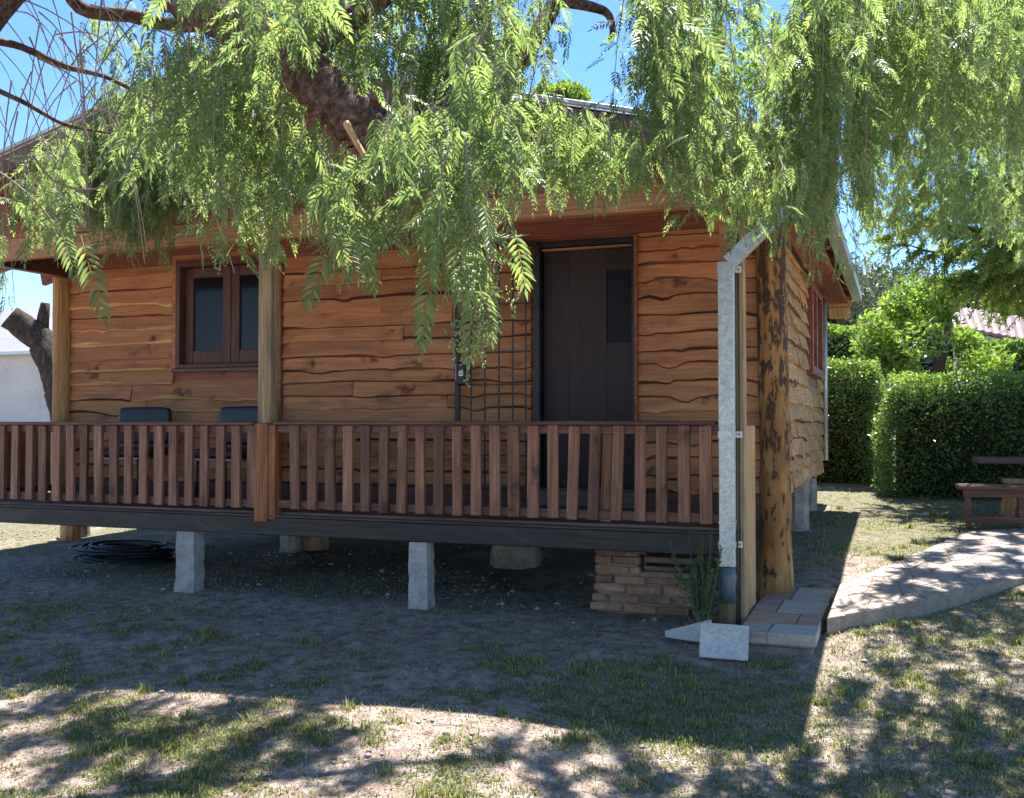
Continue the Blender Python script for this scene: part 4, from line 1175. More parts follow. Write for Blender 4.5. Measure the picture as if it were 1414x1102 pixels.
# sawn-off trunk beyond the left porch end
YS = 12.0
def S(px_, py_): return AY(px_, py_, YS)
tk = thing('sawn_tree', 'dark leaning tree trunk sawn off at the top, left of the cabin', 'tree', tuple(S(100, 700) * np.array([1, 1, 0])))
b0 = S(105, 640); b0 = np.array([b0[0] + .1, YS, -.05])
pts = [b0, S(100, 590), S(88, 545), S(76, 510), S(58, 470), S(38, 440) - np.array([0, .35, 0])]
m_ = MB(); P_ = []
for i in range(len(pts) - 1):
    for t_ in np.linspace(0, 1, 6)[:-1]: P_.append(pts[i] * (1 - t_) + pts[i + 1] * t_)
P_.append(pts[-1])
m_.tube(P_, list(np.linspace(.30, .185, len(P_))), 16, 0, .07, 1)
m_.build('trunk', [M['darkbark'], M['cutwood']], tk, True)
for (a, b, r0, r1) in (((58, 455), (63, 418), .10, .07), ((84, 560), (65, 545), .10, .06)):
    m_ = MB(); m_.tube([S(*a), (S(*a) + S(*b)) / 2, S(*b)], [r0, (r0 + r1) / 2, r1], 10, 0, .08); m_.build('branch_stub', M['darkbark'], tk, True)

# far trees
def far_tree(px_, py_, Y, rx, rz, label, mat='farleaf', size=.22, n=3500):
    c = AY(px_, py_, Y)
    blobs = [(c + np.array([random.uniform(-.7, .7) * rx, random.uniform(-.5, .5) * rx, random.uniform(-.7, .6) * rz]), (rx * random.uniform(.35, .6),) * 2 + (rz * random.uniform(.35, .6),)) for _ in range(9)]
    base = np.array([c[0], c[1], 0])
    blob_tree('distant_tree', label, tuple(base), [[base, base + [0, 0, c[2] * .5], c]], [[.35, .25, .1]], blobs, n, size, M[mat], M['darkbark'], .3)
far_tree(1160, 405, 60, 3.2, 2.6, 'grey green distant tree beside the far end of the cabin roof')
far_tree(1225, 395, 75, 3.6, 2.6, 'grey green distant tree above the bright green tree')
far_tree(1405, 425, 70, 3.0, 2.0, 'grey green distant tree above the faded red roof')
far_tree(772, 132, 19, .6, .6, 'green tree top showing above the middle of the cabin roof', 'lightleaf', .08, 5000)
far_tree(1010, 110, 19, 1.9, 1.4, 'green tree top showing above the right of the cabin roof', 'lightleaf', .08, 6000)
far_tree(150, 436, 36, 2.6, .9, 'low green tree beyond the grey roof, left of the cabin', 'lightleaf', .12, 3000)

for k, (x_, y_) in enumerate(((-25, -10), (-18, -13), (-8.5, -12), (-2, -15))):
    b_ = np.array([x_, y_, 0.0])
    blob_tree('garden_tree', ['farthest left round tree behind the viewer, seen only in the window', 'second round tree from the left behind the viewer', 'third round tree from the left behind the viewer', 'rightmost round tree behind the viewer'][k], tuple(b_), [[b_, b_ + [0, 0, 2.2], b_ + [.2, .1, 4]]], [[.25, .2, .08]], [(b_ + [random.uniform(-1.8, 1.8), random.uniform(-1, 1), random.uniform(1.6, 7.6)], (1.7, 1.5, 1.3)) for _ in range(14)], 4500, .2, M['lightleaf'], M['darkbark'], .45)
wx0, wx1 = AY(1090, 500, 78)[0], AY(1560, 500, 78)[0]
W = np.stack([RNG.uniform(wx0, wx1, 14000), RNG.uniform(76, 82, 14000), RNG.random(14000)], 1)
W[:, 2] = 1.0 + W[:, 2] ** .8 * (9.5 + 3.5 * fbm(W[:, 0] * .35, W[:, 0] * .1, 3))
A = rand_dirs(len(W)); V, F = scatter_quads(W, A * .45, unit(np.cross(A, rand_dirs(len(W)))) * .22)
o = link('distant_woods', mesh_np('distant_woods', V, None, F, [M['farleaf']])); o['kind'] = 'stuff'
# conifer on the right
YK = 15.0
ck = AY(1490, 500, YK); cb = np.array([ck[0], YK, 0.0])
con = thing('cedar_tree', 'dark limbed cedar reaching feathery branches in from the right', 'tree', tuple(cb))
m_ = MB(); m_.tube([cb + [0, 0, -.1], cb + [.05, .1, 3], cb + [0, .1, 7], cb + [0, 0, 11]], [.3, .25, .16, .04], 12, 0, .06); m_.build('trunk', M['darkbark'], con, True)
NC = []; NA = []; NW_ = []
sub = MB()
br_px = [((1490, 330), (1400, 322), (1310, 315), (1240, 300), 15.0), ((1490, 365), (1410, 352), (1330, 352), (1252, 340), 14.3), ((1490, 300), (1420, 250), (1350, 232), (1270, 240), 15.5), ((1490, 400), (1420, 385), (1370, 372), (1320, 388), 15.0),
         ((1490, 260), (1430, 200), (1370, 160), (1300, 150), 15.5), ((1490, 345), (1445, 340), (1400, 340), (1350, 330), 13.6), ((1490, 200), (1440, 120), (1380, 70), (1320, 60), 16), ((1490, 150), (1450, 60), (1420, 10), (1380, -20), 14.5), ((1490, 320), (1440, 290), (1380, 285), (1310, 280), 13.8), ((1490, 385), (1450, 395), (1410, 400), (1380, 410), 15.6), ((1490, 230), (1400, 235), (1300, 255), (1215, 290), 14.6)]
br_px += [((1490, 60), (1430, 40), (1360, 60), (1280, 110), 15.5), ((1490, 120), (1430, 110), (1350, 120), (1290, 200), 15.0), ((1490, 180), (1420, 170), (1340, 190), (1250, 250), 14.5), ((1490, 280), (1440, 270), (1360, 260), (1230, 330), 15.2), ((1490, 310), (1440, 330), (1400, 370), (1340, 400), 14.2), ((1490, 250), (1440, 260), (1420, 330), (1410, 390), 14.4), ((1490, 20), (1450, 0), (1370, 0), (1300, 30), 14.5)]
for bi, (p0, p1, p2, p3, Yk) in enumerate(br_px):
    A0 = AY(*p0, YK + .0); A1 = AY(*p1, (YK + Yk) / 2); A2 = AY(*p2, Yk); A3 = AY(*p3, Yk - .3)
    pts = []
    for t_ in np.linspace(0, 1, 15):
        pts.append(A0 * (1 - t_) ** 3 + A1 * 3 * t_ * (1 - t_) ** 2 + A2 * 3 * t_ * t_ * (1 - t_) + A3 * t_ ** 3 + np.array([0, 0, .03 * math.sin(t_ * 19 + bi)]))
    m_ = MB(); m_.tube(pts, list(np.linspace(.05, .008, 15)), 7, 0, .08); m_.build('branch', M['darkbark'], con, True)
    for k in range(78):
        t_ = random.uniform(.12, 1); i = min(13, int(t_ * 14)); p = pts[i] + (pts[i + 1] - pts[i]) * (t_ * 14 - i if i < 13 else 1)
        d = np.array([random.uniform(-1, .3), random.uniform(-1, 1), random.uniform(-.75, .25)]); d = d / np.linalg.norm(d)
        L = random.uniform(.25, .75) * (1.2 - .5 * t_)
        e = p + d * L - np.array([0, 0, L * L * .25])
        sub.tube([p, (p + e) / 2 + [0, 0, .02], e], [.007, .005, .002], 4)
        m2 = 60
        tt = RNG.random(m2)[:, None]
        c = p * (1 - tt) + e * tt + RNG.normal(0, .012, (m2, 3))
        dd = unit(rand_dirs(m2) + d * .5)
        NC.append(c + dd * .022); NA.append(dd * .04); NW_.append(unit(np.cross(dd, rand_dirs(m2))) * .009)
sub.build('twig', M['darkbark'], con)['kind'] = 'stuff'
V, F = scatter_quads(np.concatenate(NC), np.concatenate(NA), np.concatenate(NW_))
o = link('foliage', mesh_np('cedar_foliage', V - ORG[con.name], None, F, [M['needle']]), con); o['kind'] = 'stuff'

# ================================================================== PEPPER TREE
TB = np.array([-4.7, 2.6, 0.1])
pt = thing('pepper_tree', 'weeping pepper tree hanging feathery leaf curtains over the cabin front', 'tree', tuple(TB))
def curve(ps, n):
    ps = [np.array(p, float) for p in ps]
    out = []
    for i in range(len(ps) - 1):
        p0 = ps[max(i - 1, 0)]; p1 = ps[i]; p2 = ps[i + 1]; p3 = ps[min(i + 2, len(ps) - 1)]
        for t in np.linspace(0, 1, n, endpoint=False):
            out.append(.5 * ((2 * p1) + (-p0 + p2) * t + (2 * p0 - 5 * p1 + 4 * p2 - p3) * t * t + (-p0 + 3 * p1 - 3 * p2 + p3) * t ** 3))
    out.append(ps[-1]); return out
m_ = MB()
tp = curve([TB + [0, 0, -.15], TB + [.1, .1, 1.2], TB + [.45, .35, 2.4], AD(80, -140, 4.9)], 8)
m_.tube(tp, list(np.linspace(.3, .17, len(tp))), 16, 0, .07); m_.build('trunk', M['bark'], pt, True)
# big sagging limb
lp = curve([AD(80, -140, 4.9), AD(210, -40, 4.7), AD(300, 20, 4.1), AD(400, 80, 3.7), (AD(462, 142, 3.6)), AD(530, 185, 3.65), AD(610, 165, 3.85), AD(665, 130, 4.3)], 14)
lr = np.interp(np.linspace(0, 1, len(lp)), [0, .3, .6, .72, .85, 1], [.14, .085, .08, .078, .055, .04])
m_ = MB(); m_.tube(lp, list(lr * np.array([random.uniform(.88, 1.12) for _ in lr])), 20, 0, .13); m_.build('limb', M['bark'], pt, True)
def limb(ps, r0, r1, mat='bark', name='limb', n=6, k=8):
    c = curve(ps, n); m_ = MB(); m_.tube(c, list(np.linspace(r0, r1, len(c))), k, 0, .06); return m_.build(name, M[mat], pt, True)
limb([AD(478, 170, 3.48), AD(497, 205, 3.44), AD(518, 240, 3.4)], .013, .009, 'newwood', 'torn_stub')
limb([AD(662, 132, 4.3), AD(715, 85, 4.5), AD(745, 40, 4.7), AD(772, -10, 4.8), AD(790, -80, 4.9)], .05, .035)
limb([AD(768, 0, 4.8), AD(810, 8, 4.9), AD(838, 18, 5.0), AD(846, 40, 5.0), AD(842, 58, 5.0)], .03, .012)
limb([AD(772, -10, 4.8), AD(860, -70, 5.1), AD(1000, -110, 5.4), AD(1200, -130, 5.8), AD(1420, -100, 6.2)], .05, .02)
limb([AD(80, -140, 4.9), AD(100, 0, 5.0), AD(180, 22, 5.0), AD(255, 36, 5.0), AD(330, 30, 4.9)], .035, .03)
limb([AD(-60, 50, 5.0), AD(20, 62, 5.1), AD(90, 92, 5.2), AD(150, 108, 5.3), AD(230, 150, 5.5)], .022, .008)
limb([AD(-60, 100, 5.0), AD(30, 140, 5.1), AD(90, 172, 5.2), AD(160, 185, 5.4)], .016, .005)
limb([AD(400, 80, 3.7), AD(520, 0, 3.8), AD(620, -90, 3.9), AD(760, -160, 3.6)], .05, .03)
limb([AD(210, -40, 4.7), AD(420, -120, 5.4), AD(700, -220, 6.2), AD(1000, -300, 6.8), AD(1350, -260, 7.4)], .08, .03)
limb([AD(80, -140, 4.9), AD(200, -230, 6.0), AD(500, -330, 7.0), AD(900, -420, 7.8)], .09, .03)
limb([AD(-50, 210, 4.6), AD(10, 245, 4.5), AD(60, 290, 4.4), AD(95, 345, 4.3)], .006, .003, 'twig', 'branchlet')
limb([AD(45, 215, 4.4), AD(75, 250, 4.4), AD(120, 262, 4.4), AD(165, 245, 4.4), AD(195, 195, 4.5)], .006, .004, 'twig', 'branchlet')

def leaf_template(pairs, L, ll, lw, droop=.25, fine=False):
    """Pinnate leaf along +X, leaflets in XY, rachis as a thin strip."""
    V = []; F = []
    def bend(x): return -droop * x * x / L
    for k in range(pairs):
        t = .14 + .84 * k / pairs
        s = math.sin(math.pi * (0.18 + .74 * t)) ** .6
        for sd in (-1, 1):
            x = L * t + random.uniform(-.01, .01) * L
            a = R(58 - 22 * t + random.uniform(-9, 9))
            l = ll * s * random.uniform(.88, 1.1)
            d = np.array([math.cos(a), sd * math.sin(a), -.22 + random.uniform(-.22, .12)]); d /= np.linalg.norm(d)
            w = np.cross([0, 0, 1.0], d); w /= np.linalg.norm(w)
            p = np.array([x, 0, bend(x)])
            b = len(V); up = np.array([0, 0, lw * .5])
            if fine:
                curl = np.array([l * .12, 0, -l * .10])
                V += [p, p + d * l * .3 + w * lw + up, p + d * l * .65 + w * lw * .8 + up + curl * .4, p + d * l + curl, p + d * l * .65 - w * lw * .8 + up + curl * .4, p + d * l * .3 - w * lw + up, p + d * l * .5 + curl * .2]
                F += [[b, b + 1, b + 6], [b + 1, b + 2, b + 6], [b + 2, b + 3, b + 6], [b + 3, b + 4, b + 6], [b + 4, b + 5, b + 6], [b + 5, b, b + 6]]
            else:
                V += [p, p + d * l * .42 + w * lw + up, p + d * l, p + d * l * .42 - w * lw + up]
                F += [[b, b + 1, b + 2], [b, b + 2, b + 3]]
    b = len(V); e = np.array([L, 0, bend(L)])
    V += [np.array([L * .97, 0, bend(L * .97)]), np.array([L * 1.05, lw, bend(L * 1.05)]), np.array([L * .97 + ll * .8, 0, bend(L) - .3 * ll]), np.array([L * 1.05, -lw, bend(L * 1.05)])]
    F += [[b, b + 1, b + 2], [b, b + 2, b + 3]]
    for t0, t1 in ((0, .33), (.33, .66), (.66, 1)):
        b = len(V); w = .0012
        V += [np.array([L * t0, w, bend(L * t0)]), np.array([L * t0, -w, bend(L * t0)]), np.array([L * t1, 0, bend(L * t1)])]
        F += [[b, b + 1, b + 2]]
    return np.array(V), np.array(F)
TPL = [leaf_template(7, .15, .048, .0066), leaf_template(9, .18, .048, .0062), leaf_template(6, .12, .044, .0066), leaf_template(8, .15, .044, .0062, .5)]
FINE = [leaf_template(9, .19, .055, .0055, .3, True), leaf_template(11, .23, .052, .005, .35, True), leaf_template(8, .16, .05, .0055, .2, True)]

def frames(n, ang_lo=8, ang_hi=55):
    az = RNG.uniform(0, 2 * np.pi, n); th = np.radians(RNG.uniform(ang_lo, ang_hi, n))
    X = np.stack([np.sin(th) * np.cos(az), np.sin(th) * np.sin(az), -np.cos(th)], 1)
    Zr = unit(np.stack([np.cos(az), np.sin(az), np.full(n, .45)], 1) + RNG.normal(0, .35, (n, 3)))
    Yv = unit(np.cross(Zr, X)); Zv = np.cross(X, Yv)
    return X, Yv, Zv

# hanging strands: (px, ytop, ybottom, spread px, distance m, strands, leaf scale)
CL = [
 (600, 130, 300, 16, 3.25, 8, .85), (652, 200, 385, 7, 2.95, 7, .85), (618, 200, 370, 8, 3.0, 6, .85), (685, 130, 300, 9, 3.1, 5, .8), (562, 120, 300, 12, 3.3, 5, .85), (650, 60, 250, 22, 3.4, 8, .9),
 (480, 200, 345, 20, 3.7, 10, .9), (520, 200, 320, 16, 3.6, 6, .9), (435, 170, 300, 20, 3.9, 10, .9), (400, 120, 265, 20, 4.0, 10, .95), (460, 210, 330, 26, 3.3, 5, .9),
 (362, 110, 360, 9, 4.1, 9, .85), (308, 250, 335, 7, 4.0, 5, .85), (285, 40, 250, 40, 4.2, 20, .95), (225, 40, 250, 34, 4.6, 18, .95), (330, 60, 240, 30, 4.3, 14, .95),
 (185, 110, 350, 32, 7.95, 60, 1.05), (115, 170, 300, 30, 8.1, 40, 1.05), (255, 160, 290, 34, 7.7, 34, 1.05), (170, 130, 280, 50, 5.6, 12, .9), (340, 40, 170, 26, 4.3, 10, .95), (480, 20, 160, 30, 4.4, 12, .95), (80, 190, 300, 30, 6.0, 12, .95), (60, 240, 335, 24, 4.4, 12, .9), (330, 190, 300, 28, 5.0, 18, .9), (90, 260, 340, 24, 4.3, 8, .9),
 (160, -20, 110, 30, 5.6, 5, .9), (5, 330, 420, 8, 5.2, 4, .85), (235, -60, 60, 34, 4.8, 8, .9), (360, -60, 60, 40, 4.0, 14, .9), (30, 300, 345, 22, 5.4, 6, .85),
 (640, -80, 120, 60, 4.0, 26, .95), (540, -80, 110, 50, 4.0, 22, .95), (460, -80, 60, 40, 3.9, 14, .95), (700, 90, 250, 30, 4.2, 16, .9), (755, 140, 250, 26, 4.5, 18, .9), (805, 170, 260, 22, 4.5, 16, .9), (740, -30, 80, 22, 4.6, 6, .9), (860, 170, 245, 18, 4.6, 13, .9), (600, 60, 230, 40, 4.2, 14, .9), (680, 20, 160, 30, 4.4, 14, .9),
 (900, -60, 235, 22, 4.8, 26, .9), (895, -60, 90, 14, 4.4, 6, .95), (950, -60, 285, 26, 5.1, 28, .9), (990, 130, 305, 20, 5.2, 18, .9), (1020, -60, 40, 26, 5.2, 10, .9), (1040, 150, 315, 24, 5.4, 24, .9), (1085, 30, 315, 18, 5.5, 20, .9), (960, -60, 130, 40, 4.5, 9, .95),
 (1140, -60, 315, 26, 5.6, 36, .9), (1190, -60, 285, 26, 5.9, 32, .9), (1240, -60, 225, 30, 6.1, 30, .9), (1300, -60, 205, 34, 6.2, 36, .9), (1370, -60, 215, 36, 6.2, 38, .9), (1420, -60, 235, 26, 6.2, 20, .9), (1180, -60, 140, 60, 5.2, 14, .95), (1330, -60, 120, 50, 5.2, 14, .95), (1150, 300, 385, 12, 6.3, 7, .6), (790, 160, 250, 34, 4.7, 12, .9), (840, 165, 262, 26, 4.9, 10, .9), (30, 215, 320, 26, 5.6, 12, .95), (75, 190, 320, 24, 5.8, 12, .95), (395, 200, 290, 22, 4.2, 6, .9), (1225, 130, 320, 30, 8.5, 16, 1), (1290, 130, 330, 36, 9.0, 20, 1), (1360, 120, 330, 36, 9.0, 20, 1), (1420, 120, 370, 26, 9.0, 12, 1), (1130, 60, 340, 24, 5.8, 12, .9), (1090, 200, 335, 24, 5.0, 12, .9),
 (370, -30, 90, 40, 3.5, 16, .9), (280, -60, 40, 40, 3.8, 12, .9), (560, 120, 240, 30, 3.3, 8, .9), (440, -60, 40, 30, 3.4, 8, .9),
]
lpos = []; lsc = []; ltier = []
strand_mb_v = []; tw_mb = MB()
CL = [(a, b, c, d, e, max(3, int(f * (.92 if a > 850 else .45 if a < 270 and e < 6 else .9 if a < 350 else 1.0))), g * (.98 if a > 850 else .95)) for a, b, c, d, e, f, g in CL]
for (px_, y0, y1, sd, dist, ns, ls) in CL:
    for k in range(ns):
        px1 = random.gauss(px_, sd * .75); d1 = dist + random.gauss(0, .22 if px_ < 850 else .45)
        yb_ = y1 - abs(random.gauss(0, .30)) * (y1 - y0) * .8; yt_ = y0 + random.uniform(-20, 30)
        if yb_ < yt_ + 30: yb_ = yt_ + 30
        top = AD(px1, yt_, d1); bot = AD(px1, yb_, d1); bot[:2] = top[:2]
        L = top[2] - bot[2]
        sw = np.array([random.gauss(0, .05), random.gauss(0, .05), 0])
        m = max(3, int(L / .10)); P_ = []
        for i in range(m + 1):
            t = i / m
            P_.append(top * (1 - t) + bot * t + sw * math.sin(t * 2.2) + np.array([random.gauss(0, .006), random.gauss(0, .006), 0]) )
        tw_mb.tube(P_, [.0032 - .0021 * i / m for i in range(m + 1)], 3)
        nl = max(4, int(L / .036))
        for j in range(nl):
            t = (j + random.random()) / nl
            p = top * (1 - t) + bot * t + sw * math.sin(t * 2.2)
            lpos.append(p + np.array([random.gauss(0, .022), random.gauss(0, .022), random.gauss(0, .015)])); lsc.append(ls * random.uniform(.6, 1.1)); ltier.append(dist)
# upper canopy above the frame (casts the dappled shade on the lawn)
KS = 1 / math.tan(SUN_EL)
for (px_, py_, rr_) in ((20, 1000, 30), (90, 985, 40), (170, 1005, 45), (40, 955, 25), (130, 1045, 40), (220, 1035, 45), (290, 1010, 35), (320, 1060, 40), (240, 965, 40), (370, 1030, 40), (410, 1065, 40), (70, 1075, 30), (350, 975, 30), (420, 1000, 18), (180, 1085, 35),
      (690, 1055, 10), (745, 1065, 14), (790, 1045, 10), (850, 1040, 13), (770, 1090, 18), (870, 1072, 16), (640, 1066, 8), (910, 1090, 18), (985, 1082, 12),
      (1180, 985, 22), (1230, 965, 25), (1262, 925, 20), (1300, 905, 26), (1350, 885, 26), (1395, 865, 28), (1250, 1005, 28), (1320, 985, 34), (1380, 965, 34), (1330, 1030, 26), (1405, 1010, 34), (1160, 1005, 18), (1290, 950, 28), (1350, 925, 34), (1400, 905, 34), (1230, 890, 10), (1300, 1060, 18), (10, 1040, 40), (90, 1030, 40), (170, 960, 35), (260, 1085, 40), (330, 1000, 30), (430, 1045, 24), (490, 1085, 18), (120, 965, 25),
      (1260, 795, 12), (1300, 775, 13), (1340, 762, 13), (1385, 770, 14), (1330, 800, 12), (1400, 745, 12), (1290, 815, 10), (1365, 790, 12), (1240, 775, 10), (1370, 745, 10), (1405, 785, 12), (1285, 760, 9)) + tuple((random.uniform(1215, 1414), random.uniform(742, 815), random.uniform(5, 9)) for _ in range(34)):
    gpt = AZ(px_, py_, -.2 if py_ > 840 else .2)
    for zc in (3.6, 4.2, 4.8, 5.4, 6.0, 6.6):
        c = gpt + np.array([0, KS * zc, zc]); vv = np.dot(c - CP, FWD); pyc = 551 - FPX * np.dot(c - CP, UPV) / vv
        if pyc < -70 or (c[0] > -.2 and pyc < 120 and zc > 4): break
    rad = rr_ * np.dot(gpt - CP, FWD) / FPX
    for j in range(int(22 + 480 * rad)):
        lpos.append(c + np.array([random.gauss(0, rad * .55), random.gauss(0, rad * .6 + .03), random.gauss(0, .12)])); lsc.append(random.uniform(.9, 1.3)); ltier.append(9)
lpos = np.array(lpos); lsc = np.array(lsc); ltier = np.array(ltier)
nL = len(lpos)
X, Yv, Zv = frames(nL, 10, 80)
# the 300 largest in view become leaves of their own
dist_c = np.linalg.norm(lpos - CP, axis=1)
rel = lpos - CP
pxx = 707 + FPX * (rel @ RGT) / (rel @ FWD); pyy = 551 - FPX * (rel @ UPV) / (rel @ FWD)
inview = (pxx > 0) & (pxx < 1414) & (pyy > 0) & (pyy < 1102)
score = np.where(inview, lsc / dist_c, -1)
near = np.zeros(nL, bool); near[np.argsort(-score)[:282]] = True
fine_me = [mesh_np('leaf', V, None, F, [M['leaf']], True) for V, F in FINE]
def put_leaf(p, x, y, z, s, k=None):
    o = bpy.data.objects.new('leaf', random.choice(fine_me) if k is None else fine_me[k]); COL.objects.link(o); o.parent = pt
    mtx = np.eye(4); mtx[:3, 0] = x * s; mtx[:3, 1] = y * s; mtx[:3, 2] = z * s; mtx[:3, 3] = p - TB
    o.matrix_local = Matrix(mtx.tolist())
for i in np.where(near)[0]: put_leaf(lpos[i], X[i], Yv[i], Zv[i], lsc[i])
# a few characteristic fronds with their flat side to the viewer
view_right = np.array([math.cos(YAW), math.sin(YAW), 0]); toward = np.array([math.sin(YAW), -math.cos(YAW), .1])
for (px_, py_, d_, ang, s_, k_) in ((712, 318, 2.8, .15, .85, 0), (655, 385, 2.8, -.05, 1.0, 1), (632, 330, 2.8, .1, .9, 0), (600, 350, 2.9, -.25, 1.0, 1), (590, 400, 2.9, -.15, .9, 0), (450, 345, 3.3, -.3, 1.0, 0), (470, 330, 3.3, .1, .9, 2), (500, 330, 3.3, .2, .9, 0), (662, 392, 2.8, .2, .85, 0),
                                (112, 325, 3.6, .25, 1.25, 1), (85, 318, 3.7, .3, .95, 0), (308, 312, 3.8, -.1, .8, 2), (920, 225, 4.2, .6, 1.0, 0), (905, 60, 4.0, .5, 1.1, 0), (950, 20, 4.0, .7, 1.1, 1), (1060, 60, 4.4, .4, 1.0, 0), (655, 330, 2.85, .1, .8, 0)):
    z_ = unit(toward + RNG.normal(0, .25, 3)); x_ = unit(np.array([0, 0, -1.0]) * math.cos(ang) + view_right * math.sin(ang)); y_ = unit(np.cross(z_, x_)); z_ = np.cross(x_, y_)
    put_leaf(AD(px_, py_, d_), x_, y_, z_, s_, k_)
VV = []; FF = []; off = 0
rest = np.where(~near)[0]; grp = RNG.integers(0, len(TPL), len(rest))
for g_i, (TV, TF) in enumerate(TPL):
    idx = rest[grp == g_i]
    s = lsc[idx][:, None, None]
    W = lpos[idx][:, None, :] + s * (TV[None, :, 0:1] * X[idx][:, None, :] + TV[None, :, 1:2] * Yv[idx][:, None, :] + TV[None, :, 2:3] * Zv[idx][:, None, :])
    n_ = len(TV)
    FF.append((TF[None] + (np.arange(len(idx)) * n_)[:, None, None] + off).reshape(-1, 3)); VV.append(W.reshape(-1, 3)); off += len(idx) * n_
o = link('foliage', mesh_np('pepper_foliage', np.concatenate(VV) - TB, None, np.concatenate(FF), [M['leaf']]), pt); o['kind'] = 'stuff'
print('leaves', nL, 'tris', sum(len(f) for f in FF))
# bare drooping twigs at the upper left
for k in range(70):
    p = AD(random.uniform(-80, 260), random.uniform(-60, 170), random.uniform(4.8, 5.6))
    L = random.uniform(.35, .9); d = np.array([random.uniform(-.5, .9), random.uniform(-.3, .3), random.uniform(-.9, -.1)]); d /= np.linalg.norm(d)
    c = curve([p, p + d * L * .4 + [0, 0, .03], p + d * L * .75 - [0, 0, .05], p + d * L - [0, 0, .2]], 3)
    tw_mb.tube(c, list(np.linspace(.005, .0015, len(c))), 4)
tw_mb.build('twig', M['twig'], pt)['kind'] = 'stuff'
# berry clusters
OV = np.array([[1, 0, 0], [-1, 0, 0], [0, 1, 0], [0, -1, 0], [0, 0, 1], [0, 0, -1]], float)
OF = np.array([[0, 2, 4], [2, 1, 4], [1, 3, 4], [3, 0, 4], [2, 0, 5], [1, 2, 5], [3, 1, 5], [0, 3, 5]])
bp_ = []
BC = [(660, 380, 2.9, 9), (640, 300, 3.0, 8), (600, 235, 3.1, 8), (655, 440, 2.85, 7), (615, 270, 3.1, 6), (480, 90, 3.8, 5), (455, 330, 3.4, 4), (500, 290, 3.4, 4), (690, 300, 3.0, 4), (430, 60, 4.0, 5), (550, 310, 3.2, 4), (410, 20, 4.0, 4), (305, 340, 3.9, 3), (960, 150, 4.6, 7), (1060, 90, 5.0, 7), (930, 110, 4.6, 5), (1330, 60, 5.8, 6), (700, 210, 4.0, 5), (590, 60, 3.8, 5), (690, 60, 4, 5), (250, 60, 4.4, 5), (1100, 200, 5.4, 4)]
for (px_, py_, d_, nc) in BC:
    for c in range(nc):
        q_ = AD(px_ + random.gauss(0, 16), py_ + random.gauss(0, 24), d_ + random.gauss(0, .08))
        for j in range(38):
            t = random.random()
            bp_.append(q_ + np.array([random.gauss(0, .016) * (1.2 - t), random.gauss(0, .016) * (1.2 - t), -.11 * t]))
bp_ = np.array(bp_)
W = bp_[:, None, :] + OV[None] * (RNG.uniform(.0034, .0054, len(bp_))[:, None, None])
o = link('berries', mesh_np('pepper_berries', W.reshape(-1, 3) - TB, None, (OF[None] + (np.arange(len(bp_)) * 6)[:, None, None]).reshape(-1, 3), [M['berry']], True), pt); o['kind'] = 'stuff'

# ================================================================== GRASS, CLOVER, PEBBLES, LITTER
def in_path(x, y):
    # inside path polygon or the step
    P = np.array(ring); ins = np.zeros(len(x), bool)
    j = len(P) - 1
    for i in range(len(P)):
        xi, yi = P[i]; xj, yj = P[j]
        cnd = ((yi > y) != (yj > y)) & (x < (xj - xi) * (y - yi) / (yj - yi + 1e-12) + xi)
        ins ^= cnd; j = i
    return ins | ((x > -1.0) & (x < -.5) & (y > 6.59) & (y < 8.52))
def sample_ground(n, y0, y1, margin=.3):
    """Points on the ground inside a wide wedge in front of the camera, denser when close."""
    y = y0 * (y1 / y0) ** RNG.random(n)
    x = RNG.uniform(-1.2, .5, n) * y + RNG.uniform(-margin, margin, n)
    return x, y
def grass_density(x, y):
    n = fbm(x * .9 + 3, y * .9 + 8, 3) * .35 + fbm(x * 3.1, y * 3.1 + 7, 3) * .4 + fbm(x * 11, y * 11 + 7, 2) * .25
    d = n
    d = d + .17 * np.exp(-((x + 1.2) / 1.0) ** 2 - ((y - 5.6) / .8) ** 2)       # green patch by the post
    d = d + .10 * smooth(-.6, .2, x)                                             # lawn on the right
    d = d + .06 * smooth(-2.2, -3.4, x) * smooth(5.6, 4.6, y)
    d = d - .22 * smooth(6.1, 7.0, y) * smooth(-.7, -1.2, x)                      # bare under the porch
    d = d - .05 * smooth(-.6, -1.2, x) * smooth(-3.0, -2.0, x) * smooth(5.0, 4.4, y)
    return d
x, y = sample_ground(640000, 2.2, 19)
keep = (RNG.random(len(x)) < smooth(.44, .66, grass_density(x, y)) * .85 + .08) & ~in_path(x, y)
keep &= ~((x > XL) & (x < XR) & (y > 8.3))
x, y = x[keep], y[keep]
n = len(x); z = ground_z(x, y)
hgt = RNG.uniform(.008, .026, n) * (1 + .9 * (RNG.random(n) < .03)) * (.75 + .5 * fbm(x * 2, y * 2, 2))
az = RNG.uniform(0, 2 * np.pi, n); lean = RNG.uniform(.2, 1.3, n) * hgt
wd = RNG.uniform(.0012, .0026, n) * (1 + y / 9)
base = np.stack([x, y, z - .004], 1); side = np.stack([-np.sin(az), np.cos(az), 0 * az], 1) * wd[:, None]
ld = np.stack([np.cos(az), np.sin(az), 0 * az], 1)
tip = base + ld * lean[:, None] + np.stack([0 * x, 0 * x, hgt + .004], 1); mid = base + ld * lean[:, None] * .35 + np.stack([0 * x, 0 * x, hgt * .6 + .004], 1)
V = np.stack([base - side, base + side, mid + side * .8, mid - side * .8, tip], 1).reshape(-1, 3)
i = np.arange(n)[:, None] * 5
o = link('grass', mesh_np('grass', V, i + np.array([[0, 1, 2, 3]]), i + np.array([[3, 2, 4]]), [M['grass']])); o['kind'] = 'stuff'
x0_, y0_ = sample_ground(1300, 2.4, 14)
